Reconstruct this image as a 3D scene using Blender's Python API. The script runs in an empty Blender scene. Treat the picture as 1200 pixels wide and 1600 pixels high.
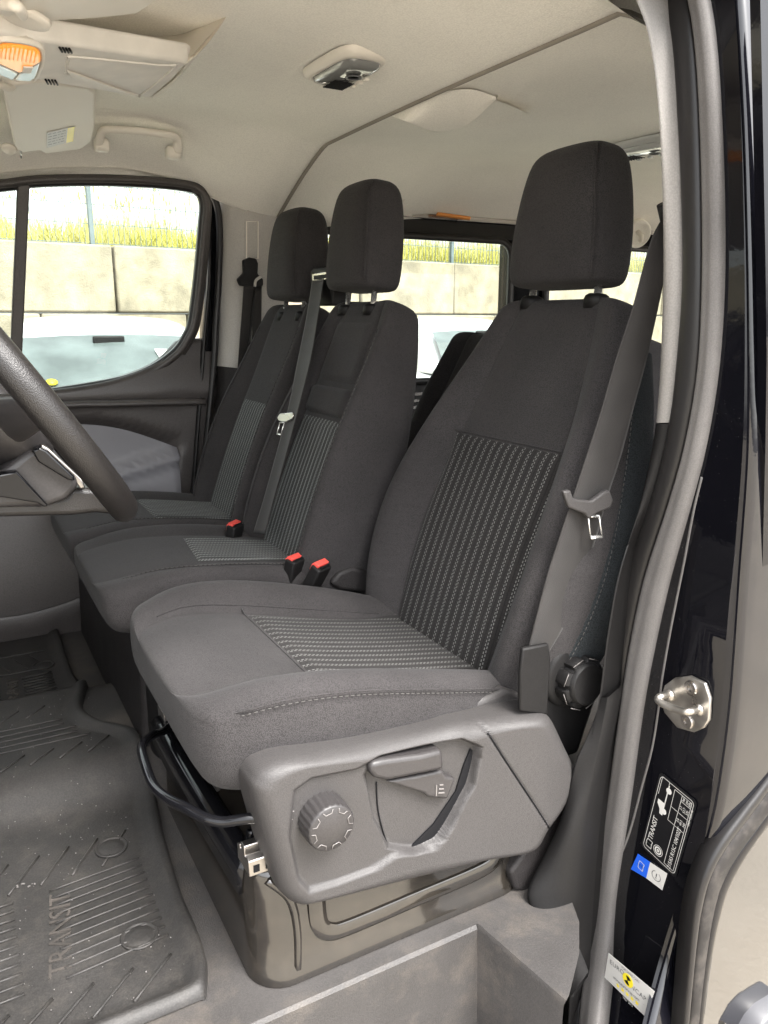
import bpy, bmesh, math, random
import numpy as np
from mathutils import Vector, Matrix, noise
random.seed(7)
S = bpy.context.scene
COL = S.collection
R = math.radians
# ------------------------------------------------------------------ camera
CAM = Vector((0.0, -1.5, 0.843))          # standing in the open driver's door
FPX = 1230.0                              # focal length in pixels of a 1200x1600 frame
PITCH = math.atan(300.0 / FPX); YAW = R(28.9)
FWD = Vector((math.sin(YAW)*math.cos(PITCH), math.cos(YAW)*math.cos(PITCH), -math.sin(PITCH)))
RGT = Vector((math.cos(YAW), -math.sin(YAW), 0)); UPV = RGT.cross(FWD)
cd = bpy.data.cameras.new('Camera'); cam = bpy.data.objects.new('Camera', cd); COL.objects.link(cam)
cd.sensor_fit = 'VERTICAL'; cd.sensor_height = 24.0; cd.lens = 24.0*FPX/1600.0
cd.clip_start = 0.02; cd.clip_end = 500
cam.matrix_world = Matrix((( RGT.x, UPV.x, -FWD.x, CAM.x), (RGT.y, UPV.y, -FWD.y, CAM.y), (RGT.z, UPV.z, -FWD.z, CAM.z), (0,0,0,1)))
S.camera = cam
S.render.resolution_x = 768; S.render.resolution_y = 1024
# ------------------------------------------------------------------ daylight: bright hazy sky
W = bpy.data.worlds.new('World'); S.world = W; W.use_nodes = True
nt = W.node_tree; nt.nodes.clear()
SUN_EL, SUN_AZ = R(58), R(285)            # azimuth measured from +x towards +y: the sun stands high behind the camera
sky = nt.nodes.new('ShaderNodeTexSky'); sky.sky_type = 'NISHITA'; sky.sun_disc = False
sky.sun_elevation = SUN_EL; sky.sun_rotation = R(90) - SUN_AZ; sky.air_density = 1.0; sky.dust_density = 4.0; sky.ozone_density = 1.0
hs = nt.nodes.new('ShaderNodeHueSaturation'); hs.inputs['Saturation'].default_value = 0.14
bg = nt.nodes.new('ShaderNodeBackground'); bg.inputs['Strength'].default_value = 0.15
wo = nt.nodes.new('ShaderNodeOutputWorld')
nt.links.new(sky.outputs[0], hs.inputs['Color']); nt.links.new(hs.outputs[0], bg.inputs[0]); nt.links.new(bg.outputs[0], wo.inputs[0])
sl = bpy.data.lights.new('Sun', 'SUN'); sl.energy = 1.0; sl.angle = R(24); sl.color = (1.0, 0.95, 0.88)
so = bpy.data.objects.new('Sun', sl); COL.objects.link(so)
sd = Vector((math.cos(SUN_EL)*math.cos(SUN_AZ), math.cos(SUN_EL)*math.sin(SUN_AZ), math.sin(SUN_EL)))
so.rotation_euler = sd.to_track_quat('Z', 'Y').to_euler()
S.view_settings.view_transform = 'Standard'; S.view_settings.look = 'None'
S.view_settings.exposure = 2.8; S.view_settings.gamma = 1.0; S.view_settings.use_curve_mapping = False
S.cycles.max_bounces = 10; S.cycles.diffuse_bounces = 6; S.cycles.glossy_bounces = 4; S.cycles.transparent_max_bounces = 16
S.cycles.sample_clamp_indirect = 8.0

# ------------------------------------------------------------------ measuring: a sight line of the photograph cut by a plane of the van
def ray(u, v): return FWD*FPX + RGT*(u-600) - UPV*(v-800)
def P(u, v, X=None, Y=None, Z=None, pl=None):
    d = ray(u, v)
    if X is not None: return CAM + d*((X-CAM.x)/d.x)
    if Y is not None: return CAM + d*((Y-CAM.y)/d.y)
    if Z is not None: return CAM + d*((Z-CAM.z)/d.z)
    p0, n = Vector(pl[0]), Vector(pl[1]); return CAM + d*((p0-CAM).dot(n)/d.dot(n))
def V(*a): return Vector(a)
def sstep(a, b, x):
    t = max(0.0, min(1.0, (x-a)/(b-a))); return t*t*(3-2*t)
def lerp(a, b, t): return a+(b-a)*t
def interp(tab, x):
    if x <= tab[0][0]: return tab[0][1]
    for (x0, y0), (x1, y1) in zip(tab, tab[1:]):
        if x <= x1:
            return y0+(y1-y0)*(x-x0)/(x1-x0)
    return tab[-1][1]
def smooth_tab(tab, x):
    "Catmull-Rom through a table"
    n = len(tab)
    if x <= tab[0][0]: return tab[0][1]
    if x >= tab[-1][0]: return tab[-1][1]
    for i in range(n-1):
        if x <= tab[i+1][0]:
            x0, y0 = tab[i]; x1, y1 = tab[i+1]
            h = x1-x0; t = (x-x0)/h
            m0 = (y1-tab[i-1][1])/(x1-tab[i-1][0])*h if i > 0 else (y1-y0)
            m1 = (tab[i+2][1]-y0)/(tab[i+2][0]-x0)*h if i < n-2 else (y1-y0)
            t2, t3 = t*t, t*t*t
            return (2*t3-3*t2+1)*y0+(t3-2*t2+t)*m0+(-2*t3+3*t2)*y1+(t3-t2)*m1
def spline(pts, n, closed=False):
    "Catmull-Rom polyline"
    pts = [Vector(p) for p in pts]; out = []; m = len(pts)
    seg = m if closed else m-1
    for i in range(seg):
        p1, p2 = pts[i], pts[(i+1) % m]
        p0 = pts[i-1] if (closed or i > 0) else p1*2-p2
        p3 = pts[(i+2) % m] if (closed or i < m-2) else p2*2-p1
        for k in range(n):
            t = k/n; t2 = t*t; t3 = t2*t
            out.append(0.5*((2*p1)+(p2-p0)*t+(2*p0-5*p1+4*p2-p3)*t2+(3*p1-p0-3*p2+p3)*t3))
    if not closed: out.append(pts[-1].copy())
    return out

# ------------------------------------------------------------------ mesh builder
class MB:
    def __init__(s): s.v = []; s.f = []; s.uv = None
    def add(s, vs, fs):
        o = len(s.v); s.v += [tuple(p) for p in vs]; s.f += [tuple(i+o for i in f) for f in fs]; return s
    def grid(s, rows, closed=False, cap0=False, cap1=False):
        n = len(rows[0]); o = len(s.v)
        for r in rows: s.v += [tuple(p) for p in r]
        m = n if closed else n-1
        for i in range(len(rows)-1):
            for j in range(m):
                a = o+i*n+j; b = o+i*n+(j+1) % n
                s.f.append((a, b, b+n, a+n))
        if cap0: s.f.append(tuple(o+j for j in reversed(range(n))))
        if cap1: s.f.append(tuple(o+(len(rows)-1)*n+j for j in range(n)))
        return s
    def box(s, c, d, M=None):
        c = Vector(c); vs = []
        for sx in (-1, 1):
            for sy in (-1, 1):
                for sz in (-1, 1):
                    q = Vector((sx*d[0]/2, sy*d[1]/2, sz*d[2]/2))
                    vs.append(c+(M @ q if M else q))
        return s.add(vs, [(0,1,3,2), (4,6,7,5), (0,4,5,1), (2,3,7,6), (0,2,6,4), (1,5,7,3)])
    def prism(s, poly, vec):
        vec = Vector(vec); n = len(poly); poly = [Vector(p) for p in poly]
        return s.add(poly+[p+vec for p in poly], [tuple(range(n)), tuple(reversed(range(n, 2*n)))]+[(i, i+n, (i+1) % n+n, (i+1) % n) for i in range(n)])
    def tube(s, path, r, seg=10, closed=False, flat=1.0):
        path = [Vector(p) for p in path]; n = len(path); rows = []
        rr = r if callable(r) else (lambda t: r)
        N = None
        for i, p in enumerate(path):
            a = path[i-1] if (i > 0 or closed) else p; b = path[(i+1) % n] if (i < n-1 or closed) else p
            t = (b-a).normalized()
            if N is None: N = t.orthogonal().normalized()
            N = (N-t*N.dot(t)).normalized(); B = t.cross(N)
            q = rr(i/(n-1))
            rows.append([p+N*(math.cos(2*math.pi*k/seg)*q)+B*(math.sin(2*math.pi*k/seg)*q*flat) for k in range(seg)])
        if closed: rows.append(rows[0])
        return s.grid(rows, True, not closed, not closed)
    def sweep(s, path, prof, ref, closed_path=False, closed_prof=True):
        "prof: (side, out) pairs; out = ref projected off the path, side = tangent x out"
        path = [Vector(p) for p in path]; n = len(path); rows = []
        for i, p in enumerate(path):
            a = path[i-1] if (i > 0 or closed_path) else p; b = path[(i+1) % n] if (i < n-1 or closed_path) else p
            t = (b-a).normalized(); o = Vector(ref(i/(n-1)) if callable(ref) else ref); o = (o-t*o.dot(t)).normalized(); sd_ = t.cross(o)
            rows.append([p+sd_*x+o*y for x, y in prof])
        if closed_path: rows.append(rows[0])
        c = closed_prof and not closed_path
        return s.grid(rows, closed_prof, c, c)
    def lathe(s, prof, org, axis, seg=32, mod=None):
        org = Vector(org); ax = Vector(axis).normalized(); e1 = ax.orthogonal().normalized(); e2 = ax.cross(e1); rows = []
        for r, h in prof:
            rows.append([org+ax*h+(e1*math.cos(2*math.pi*k/seg)+e2*math.sin(2*math.pi*k/seg))*(r*(mod(k, r, h) if mod else 1)) for k in range(seg)])
        return s.grid(rows, True, prof[0][0] > 1e-5, prof[-1][0] > 1e-5)
    def build(s, name, mat, parent=None, smooth=True, bevel=0, bseg=2, sub=0, sharp=None, loc=None, fix=True):
        me = bpy.data.meshes.new(name); me.from_pydata([tuple(x) for x in s.v], [], s.f); me.validate()
        if fix:
            bm = bmesh.new(); bm.from_mesh(me); bmesh.ops.recalc_face_normals(bm, faces=bm.faces); bm.to_mesh(me); bm.free()
        if s.uv is not None:
            l = me.uv_layers.new(name='UVMap')
            for lp in me.loops: l.data[lp.index].uv = s.uv[lp.vertex_index]
        if smooth:
            me.shade_smooth()
            if sharp: me.set_sharp_from_angle(angle=R(sharp))
        me.materials.append(MAT[mat])
        o = bpy.data.objects.new(name, me); COL.objects.link(o)
        if bevel:
            b = o.modifiers.new('Bevel', 'BEVEL'); b.width = bevel; b.segments = bseg; b.limit_method = 'ANGLE'; b.angle_limit = R(35)
            me.set_sharp_from_angle(angle=R(50))
            b.harden_normals = False
        if sub:
            m = o.modifiers.new('Subdivision', 'SUBSURF'); m.levels = sub; m.render_levels = sub
        if parent is not None: child(o, parent)
        return o
def child(o, p):
    o.parent = p
    base = p.location if p.type == 'EMPTY' else (p.parent.location if p.parent else Vector())
    o.matrix_parent_inverse = Matrix.Translation(-Vector(p.location)) if p.type == 'EMPTY' else Matrix.Identity(4)
    return o
def thing(name, label, cat, loc=(0,0,0), group=None):
    e = bpy.data.objects.new(name, None); COL.objects.link(e); e.location = loc; e.empty_display_size = 0.05
    return tag(e, label, cat, group)
def tag(o, label=None, cat=None, group=None, kind=None):
    if label: o['label'] = label
    if cat: o['category'] = cat
    if group: o['group'] = group
    if kind: o['kind'] = kind
    return o
def struct(o): o['kind'] = 'structure'; return o

# ------------------------------------------------------------------ materials
MAT = {}
def pmat(name, col, rough=0.6, metal=0.0, var=0.12, vscale=6.0, bump=0.0, bscale=400.0, bump2=0.0, b2scale=12.0, ior=1.5, coat=0.0, sheen=0.0, dirt=None, dirt_amt=0.0, dscale=9.0, rvar=0.1, bdist=0.001, kind='noise', spec=0.5, grain=0.0, gscale=420.0):
    m = bpy.data.materials.new(name); m.use_nodes = True; N = m.node_tree.nodes; L = m.node_tree.links; b = N['Principled BSDF']
    tc = N.new('ShaderNodeTexCoord')
    n1 = N.new('ShaderNodeTexNoise'); n1.inputs['Scale'].default_value = vscale; n1.inputs['Detail'].default_value = 6; L.new(tc.outputs['Object'], n1.inputs['Vector'])
    mr = N.new('ShaderNodeMapRange'); mr.inputs[1].default_value = 0.3; mr.inputs[2].default_value = 0.7; mr.inputs[3].default_value = 1-var; mr.inputs[4].default_value = 1+var; L.new(n1.outputs[0], mr.inputs[0])
    mx = N.new('ShaderNodeMix'); mx.data_type = 'RGBA'; mx.blend_type = 'MULTIPLY'; mx.inputs[0].default_value = 1.0
    mx.inputs[6].default_value = (*col, 1); L.new(mr.outputs[0], mx.inputs[7])
    out = mx.outputs[2]
    if dirt:
        n3 = N.new('ShaderNodeTexNoise'); n3.inputs['Scale'].default_value = dscale; n3.inputs['Detail'].default_value = 10; n3.inputs['Roughness'].default_value = 0.7; L.new(tc.outputs['Object'], n3.inputs['Vector'])
        cr = N.new('ShaderNodeMapRange'); cr.inputs[1].default_value = 0.48; cr.inputs[2].default_value = 0.72; cr.inputs[3].default_value = 0; cr.inputs[4].default_value = dirt_amt; L.new(n3.outputs[0], cr.inputs[0])
        m2 = N.new('ShaderNodeMix'); m2.data_type = 'RGBA'; L.new(cr.outputs[0], m2.inputs[0]); L.new(out, m2.inputs[6]); m2.inputs[7].default_value = (*dirt, 1); out = m2.outputs[2]
    if grain:
        ng = N.new('ShaderNodeTexVoronoi'); ng.inputs['Scale'].default_value = gscale; L.new(tc.outputs['Object'], ng.inputs['Vector'])
        gr = N.new('ShaderNodeMapRange'); gr.inputs[1].default_value = 0.05; gr.inputs[2].default_value = 0.75; gr.inputs[3].default_value = 1+grain; gr.inputs[4].default_value = 1-grain; L.new(ng.outputs['Distance'], gr.inputs[0])
        m4 = N.new('ShaderNodeMix'); m4.data_type = 'RGBA'; m4.blend_type = 'MULTIPLY'; m4.inputs[0].default_value = 1; L.new(out, m4.inputs[6]); L.new(gr.outputs[0], m4.inputs[7]); out = m4.outputs[2]
    b.inputs['Specular IOR Level'].default_value = spec
    L.new(out, b.inputs['Base Color'])
    rr = N.new('ShaderNodeMapRange'); rr.inputs[1].default_value = 0.3; rr.inputs[2].default_value = 0.7; rr.inputs[3].default_value = max(0.02, rough-rvar*rough); rr.inputs[4].default_value = min(1, rough+rvar*rough); L.new(n1.outputs[0], rr.inputs[0]); L.new(rr.outputs[0], b.inputs['Roughness'])
    b.inputs['Metallic'].default_value = metal; b.inputs['IOR'].default_value = ior; b.inputs['Coat Weight'].default_value = coat; b.inputs['Coat Roughness'].default_value = 0.03
    b.inputs['Sheen Weight'].default_value = sheen; b.inputs['Sheen Roughness'].default_value = 0.5
    last = None
    if bump:
        if kind == 'voronoi':
            nb = N.new('ShaderNodeTexVoronoi'); nb.inputs['Scale'].default_value = bscale
        else:
            nb = N.new('ShaderNodeTexNoise'); nb.inputs['Scale'].default_value = bscale; nb.inputs['Detail'].default_value = 2
        L.new(tc.outputs['Object'], nb.inputs['Vector'])
        bp = N.new('ShaderNodeBump'); bp.inputs['Strength'].default_value = bump; bp.inputs['Distance'].default_value = bdist; L.new(nb.outputs[0], bp.inputs['Height']); last = bp
    if bump2:
        nb = N.new('ShaderNodeTexNoise'); nb.inputs['Scale'].default_value = b2scale; nb.inputs['Detail'].default_value = 3; L.new(tc.outputs['Object'], nb.inputs['Vector'])
        bp = N.new('ShaderNodeBump'); bp.inputs['Strength'].default_value = bump2; bp.inputs['Distance'].default_value = 0.01; L.new(nb.outputs[0], bp.inputs['Height'])
        if last: L.new(last.outputs[0], bp.inputs['Normal'])
        last = bp
    if last: L.new(last.outputs[0], b.inputs['Normal'])
    MAT[name] = m; return m
def fabric(name, col, amp=0.36, scale=800.0, sheen=0.05):
    "woven upholstery: fine grid of yarns, slightly uneven"
    m = pmat(name, col, 0.88, var=0.16, vscale=9, spec=0.12, sheen=sheen, bump2=0.10, b2scale=22)
    N = m.node_tree.nodes; L = m.node_tree.links; b = N['Principled BSDF']; tc = N['Texture Coordinate']
    mp = N.new('ShaderNodeMapping'); mp.inputs['Scale'].default_value = (1.0, 1.0, 0.75); L.new(tc.outputs['Object'], mp.inputs['Vector'])
    vo = N.new('ShaderNodeTexVoronoi'); vo.inputs['Scale'].default_value = scale; vo.inputs['Randomness'].default_value = 1.0; L.new(mp.outputs[0], vo.inputs['Vector'])
    mr = N.new('ShaderNodeMapRange'); mr.inputs[1].default_value = 0.1; mr.inputs[2].default_value = 0.75; mr.inputs[3].default_value = 1+amp; mr.inputs[4].default_value = 1-amp; L.new(vo.outputs['Distance'], mr.inputs[0])
    src = b.inputs['Base Color'].links[0].from_socket
    mx = N.new('ShaderNodeMix'); mx.data_type = 'RGBA'; mx.blend_type = 'MULTIPLY'; mx.inputs[0].default_value = 1; L.new(src, mx.inputs[6]); L.new(mr.outputs[0], mx.inputs[7]); L.new(mx.outputs[2], b.inputs['Base Color'])
    bp = N.new('ShaderNodeBump'); bp.inputs['Strength'].default_value = 0.5; bp.inputs['Distance'].default_value = 0.0008; bp.invert = True; L.new(vo.outputs['Distance'], bp.inputs['Height'])
    # slack in the cover: long shallow creases lying level
    m5 = N.new('ShaderNodeMapping'); m5.inputs['Scale'].default_value = (3.5, 3.5, 26.0); L.new(tc.outputs['Object'], m5.inputs['Vector'])
    n5 = N.new('ShaderNodeTexNoise'); n5.inputs['Scale'].default_value = 1.6; n5.inputs['Detail'].default_value = 2; L.new(m5.outputs[0], n5.inputs['Vector'])
    b5 = N.new('ShaderNodeBump'); b5.inputs['Strength'].default_value = 0.35; b5.inputs['Distance'].default_value = 0.006; L.new(n5.outputs[0], b5.inputs['Height']); L.new(b.inputs['Normal'].links[0].from_socket, b5.inputs['Normal']); L.new(b5.outputs[0], b.inputs['Normal'])
    prev = b.inputs['Normal'].links[0].from_socket; L.new(prev, bp.inputs['Normal']); L.new(bp.outputs[0], b.inputs['Normal'])
    return m
def striped(name, col, dash, period=0.0195, mx_dash=0.9):
    "insert cloth with twin rows of light dashes; UV in metres"
    m = fabric(name, col, 0.3)
    N = m.node_tree.nodes; L = m.node_tree.links; b = N['Principled BSDF']
    uv = N.new('ShaderNodeUVMap'); sp = N.new('ShaderNodeSeparateXYZ'); L.new(uv.outputs[0], sp.inputs[0])
    def mth(op, a, bb=None, c=None):
        n = N.new('ShaderNodeMath'); n.operation = op
        for i, q in enumerate((a, bb, c)):
            if q is None: continue
            if isinstance(q, (int, float)): n.inputs[i].default_value = q
            else: L.new(q, n.inputs[i])
        return n.outputs[0]
    s = mth('FRACT', mth('DIVIDE', sp.outputs[0], period))
    def row(c0, off):
        ln = mth('LESS_THAN', mth('ABSOLUTE', mth('SUBTRACT', s, c0)), 0.046)
        t = mth('FRACT', mth('ADD', mth('DIVIDE', sp.outputs[1], 0.0066), off))
        return mth('MULTIPLY', ln, mth('LESS_THAN', t, 0.6))
    w = mth('MAXIMUM', row(0.36, 0.0), row(0.56, 0.5))
    rib = mth('LESS_THAN', mth('ABSOLUTE', mth('SUBTRACT', s, 0.96)), 0.09)
    src = b.inputs['Base Color'].links[0].from_socket
    m0 = N.new('ShaderNodeMix'); m0.data_type = 'RGBA'; L.new(mth('MULTIPLY', rib, 0.55), m0.inputs[0]); L.new(src, m0.inputs[6]); m0.inputs[7].default_value = (col[0]*.35, col[1]*.35, col[2]*.35, 1)
    m1 = N.new('ShaderNodeMix'); m1.data_type = 'RGBA'; L.new(mth('MULTIPLY', w, mx_dash), m1.inputs[0]); L.new(m0.outputs[2], m1.inputs[6]); m1.inputs[7].default_value = (*dash, 1)
    L.new(m1.outputs[2], b.inputs['Base Color'])
    return m
fabric('fabric', (0.0325, 0.0302, 0.0305))
fabric('fabric_side', (0.021, 0.024, 0.026), 0.4, 700)
striped('striped', (0.019, 0.0175, 0.017), (0.15, 0.15, 0.145))
striped('striped_bench', (0.042, 0.043, 0.042), (0.34, 0.345, 0.34), 0.0165, 0.85)
pmat('thread', (0.055, 0.052, 0.049), 0.8)
pmat('webbing', (0.026, 0.024, 0.023), 0.62, var=0.1, vscale=30, bump=0.5, bscale=900, bdist=0.0006, sheen=0.1, spec=0.12)
pmat('headliner', (0.85, 0.825, 0.76), 0.95, var=0.05, vscale=3, bump=0.5, bscale=420, bdist=0.0012, bump2=0.05, b2scale=18, spec=0.1, grain=0.06, gscale=300)
pmat('beige_plastic', (0.72, 0.68, 0.61), 0.6, var=0.03, bump=0.25, bscale=700, bdist=0.0006)
pmat('console_plastic', (0.70, 0.67, 0.62), 0.7, var=0.10, vscale=16, bump=0.2, bscale=600, bdist=0.0006)
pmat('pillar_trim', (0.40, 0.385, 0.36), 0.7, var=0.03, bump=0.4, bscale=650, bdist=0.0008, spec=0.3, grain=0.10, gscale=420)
pmat('dark_plastic', (0.020, 0.018, 0.018), 0.55, var=0.10, bump=0.45, bscale=520, bdist=0.0010, kind='voronoi', spec=0.25, grain=0.3)
pmat('door_plastic', (0.058, 0.052, 0.050), 0.40, var=0.08, bump=0.35, bscale=600, bdist=0.0008, spec=0.4, grain=0.2)
pmat('pocket_plastic', (0.165, 0.163, 0.176), 0.6, var=0.05, bump=0.25, bscale=600, bdist=0.0007)
pmat('seat_plastic', (0.042, 0.0392, 0.0386), 0.50, var=0.06, vscale=9, bump=0.45, bscale=650, bdist=0.0009, spec=0.35, grain=0.2, gscale=620)
pmat('knob_plastic', (0.030, 0.0275, 0.0275), 0.42, var=0.08, bump=0.15, bscale=700, bdist=0.0005, spec=0.4, grain=0.15)
pmat('black_plastic', (0.009, 0.0085, 0.0085), 0.55, var=0.1, bump=0.2, bscale=600, bdist=0.0006, spec=0.2, grain=0.2)
pmat('gloss_black', (0.005, 0.005, 0.006), 0.13, var=0.1, ior=1.45, rvar=0.3, spec=0.4)
pmat('jamb_paint', (0.0035, 0.0035, 0.005), 0.06, var=0.1, ior=1.4, rvar=0.4, bump2=0.012, b2scale=50)
pmat('mark_grey', (0.13, 0.12, 0.115), 0.5, var=0.02)  # symbols and knob marks; also the drawn highlights of the recliner wheel
pmat('seam_shade', (0.26, 0.235, 0.20), 0.9, var=0.1)  # dark tone of the liner seam: its shade put into the colour
pmat('mat_letter', (0.036, 0.031, 0.027), 0.8, var=0.4, vscale=40)
pmat('orange_plastic', (0.70, 0.26, 0.05), 0.3, var=0.05)
pmat('paint', (0.004, 0.004, 0.006), 0.05, var=0.1, ior=2.1, coat=0.6, bump2=0.012, b2scale=60, rvar=0.4)
pmat('body_paint', (0.004, 0.004, 0.006), 0.06, var=0.1, ior=1.62, bump2=0.012, b2scale=60, rvar=0.4)
pmat('pedestal_paint', (0.014, 0.012, 0.010), 0.13, var=0.15, ior=1.75, coat=0.0, rvar=0.4, bump2=0.006, b2scale=10, dirt=(0.10, 0.08, 0.06), dirt_amt=0.12, dscale=60)
pmat('rubber_black', (0.014, 0.013, 0.013), 0.38, var=0.12, bump=0.15, bscale=500, bdist=0.0006, spec=0.35)
pmat('dusty_rubber', (0.022, 0.020, 0.019), 0.7, var=0.3, vscale=30, bump=0.3, bscale=300, dirt=(0.08, 0.07, 0.06), dirt_amt=0.5, dscale=30, spec=0.2)
pmat('satin_plastic', (0.05, 0.05, 0.055), 0.35, var=0.05)
pmat('rubber_grey', (0.125, 0.118, 0.114), 0.62, var=0.08, vscale=18, bump=0.45, bscale=500, bdist=0.0010, spec=0.3, grain=0.12, gscale=600)
pmat('mat_rubber', (0.025, 0.0235, 0.0225), 0.52, var=0.25, vscale=7, bump=0.35, bscale=260, bdist=0.0010, dirt=(0.085, 0.075, 0.064), dirt_amt=0.22, dscale=30, spec=0.3, grain=0.2, gscale=380)
pmat('floor_plastic', (0.044, 0.041, 0.0395), 0.50, var=0.15, vscale=8, bump=0.3, bscale=420, bdist=0.0010, kind='voronoi', dirt=(0.15, 0.125, 0.10), dirt_amt=0.4, dscale=7, spec=0.35, grain=0.14, gscale=480)
pmat('leather', (0.014, 0.0125, 0.012), 0.36, var=0.15, bump=0.35, bscale=800, bdist=0.0010, kind='voronoi', spec=0.4, grain=0.25, gscale=700)
pmat('steel', (0.42, 0.40, 0.37), 0.42, metal=1.0, var=0.2, vscale=30, rvar=0.35, dirt=(0.25, 0.20, 0.16), dirt_amt=0.3, dscale=50)
pmat('chrome', (0.80, 0.79, 0.77), 0.24, metal=0.85, var=0.05)
pmat('satin_steel', (0.36, 0.34, 0.32), 0.3, metal=1.0, var=0.15, rvar=0.4)
pmat('red_plastic', (0.62, 0.07, 0.055), 0.4, var=0.05)
pmat('white_print', (0.52, 0.51, 0.49), 0.5, var=0.02)
pmat('black_print', (0.006, 0.006, 0.007), 0.6, var=0.02, spec=0.15)
pmat('blue_print', (0.015, 0.10, 0.60), 0.4, var=0.02)
pmat('yellow_print', (0.80, 0.66, 0.03), 0.4, var=0.02)
pmat('grey_print', (0.075, 0.075, 0.08), 0.5, var=0.02)
pmat('dark_lens', (0.22, 0.225, 0.22), 0.12, var=0.1, coat=0.8)
pmat('clear_lens', (0.55, 0.56, 0.55), 0.15, var=0.05, coat=0.8)
pmat('concrete', (0.235, 0.205, 0.15), 0.92, var=0.35, vscale=3.5, bump=0.6, bscale=60, bdist=0.01, dirt=(0.10, 0.086, 0.06), dirt_amt=0.6, dscale=4.0)
pmat('ground', (0.33, 0.295, 0.24), 0.95, var=0.14, vscale=1.5, bump=0.5, bscale=90, bdist=0.006, dirt=(0.26, 0.22, 0.17), dirt_amt=0.4, dscale=3)
pmat('fence_metal', (0.10, 0.13, 0.14), 0.5, metal=0.3, var=0.1)
pmat('grass', (0.40, 0.37, 0.09), 0.8, var=0.35, vscale=1.6)
pmat('soil', (0.20, 0.20, 0.06), 0.95, var=0.3)
pmat('car_white', (0.55, 0.55, 0.55), 0.25, var=0.02, coat=0.7)
pmat('car_dark', (0.012, 0.012, 0.014), 0.2, var=0.02, coat=0.5)
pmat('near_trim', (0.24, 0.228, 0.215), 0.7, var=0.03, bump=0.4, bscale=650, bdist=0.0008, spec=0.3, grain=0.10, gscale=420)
pmat('car_glass', (0.075, 0.090, 0.090), 0.06, var=0.3, vscale=4)
pmat('tyre', (0.02, 0.02, 0.02), 0.8)
def emis(name, col, strength, base):
    m = pmat(name, base, 0.3, var=0.05); b = m.node_tree.nodes['Principled BSDF']
    b.inputs['Emission Color'].default_value = (*col, 1); b.inputs['Emission Strength'].default_value = strength
    N = m.node_tree.nodes; L = m.node_tree.links
    return m
emis('amber_lens', (1.0, 0.36, 0.05), 0.07, (0.80, 0.36, 0.06))
def glassmat(name, tint, refl=1.0):
    m = bpy.data.materials.new(name); m.use_nodes = True; N = m.node_tree.nodes; L = m.node_tree.links; N.clear()
    o = N.new('ShaderNodeOutputMaterial'); t = N.new('ShaderNodeBsdfTransparent'); t.inputs[0].default_value = (*tint, 1)
    g = N.new('ShaderNodeBsdfGlossy'); g.inputs['Roughness'].default_value = 0.01; lw = N.new('ShaderNodeLayerWeight'); lw.inputs[0].default_value = 0.5; pw = N.new('ShaderNodeMath'); pw.operation = 'POWER'; pw.inputs[1].default_value = 4.0; L.new(lw.outputs['Facing'], pw.inputs[0]); fr = N.new('ShaderNodeMapRange'); fr.inputs[3].default_value = 0.025; fr.inputs[4].default_value = 0.7; L.new(pw.outputs[0], fr.inputs[0])
    mx = N.new('ShaderNodeMixShader'); L.new(fr.outputs[0], mx.inputs[0]); L.new(t.outputs[0], mx.inputs[1]); L.new(g.outputs[0], mx.inputs[2]); L.new(mx.outputs[0], o.inputs[0])
    MAT[name] = m
glassmat('glass', (0.86, 0.90, 0.87))
# ================================================================== the setting
GZ = -0.55                                 # yard level below the cab floor
mb = MB(); n = 40
mb.grid([[V(-60+i*4.0, -40+j*3.2, GZ) for j in range(n)] for i in range(n)])
struct(mb.build('ground', 'ground'))

# cab and load floor: one moulded sheet, with the entry step let down beside the seat
WX0, WX1, WY0, WY1, WZ = -0.75, 0.585, -0.95, -0.722, -0.27
mb = MB()
def fz(x, y): return 0.055*sstep(-0.20, -0.08, y)*(1-sstep(0.22, 0.30, y))*(1-sstep(0.35, 0.6, x)) - 0.004
xs = [-0.9, -0.75]+[-0.7+0.05*i for i in range(25)]+[WX1]+[0.65, 0.75, 0.9, 1.2, 2.0, 3.05]
ys = [WY1]+[-0.68+0.04*i for i in range(38)]+[0.90]
mb.grid([[V(x, y, fz(x, y)) for y in ys] for x in xs])
mb.grid([[V(x, WY1, -0.004), V(x, -0.78, -0.004)] for x in (0.90, 1.5, 3.05)])
mb.grid([[V(-0.9, WY1, -0.004), V(-0.9, -0.93, -0.004)], [V(WX0, WY1, -0.004), V(WX0, -0.93, -0.004)]])
# step: far wall, end wall, tread
mb.grid([[V(x, WY1, -0.004), V(x, WY1-0.004, -0.009), V(x, WY1-0.016, WZ+0.012), V(x, WY1-0.028, WZ), V(x, WY0, WZ)] for x in (WX0, -0.4, 0.0, 0.2, 0.4, WX1-0.004)])
mb.grid([[V(WX1+0.13*(WY1-y), y, -0.004), V(WX1-0.004+0.13*(WY1-y), y, -0.010), V(WX1-0.008+0.12*(WY1-y), y, WZ-0.01)] for y in (WY1+0.002, WY1-0.05, WY1-0.1, -0.885)])
sill = [V(WX1+0.13*(WY1-y), y, -0.004) for y in (WY1, WY1-0.05, WY1-0.1, -0.885)]; so_ = [V(0.75, WY1, -0.004), P(905, 1440, Z=-0.004), P(905, 1490, Z=-0.004), P(889, 1556, Z=-0.004)]
mb.grid([[p.lerp(q, k/4) for k in range(5)] for p, q in zip(sill, so_)])
struct(mb.build('floor', 'floor_plastic', smooth=True, sharp=35))
# under-body, so that no daylight comes up through the floor
mb = MB(); mb.box((1.05, 0.0, -0.33), (4.0, 1.78, 0.05)); struct(mb.build('underbody', 'black_plastic', smooth=False))

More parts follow.
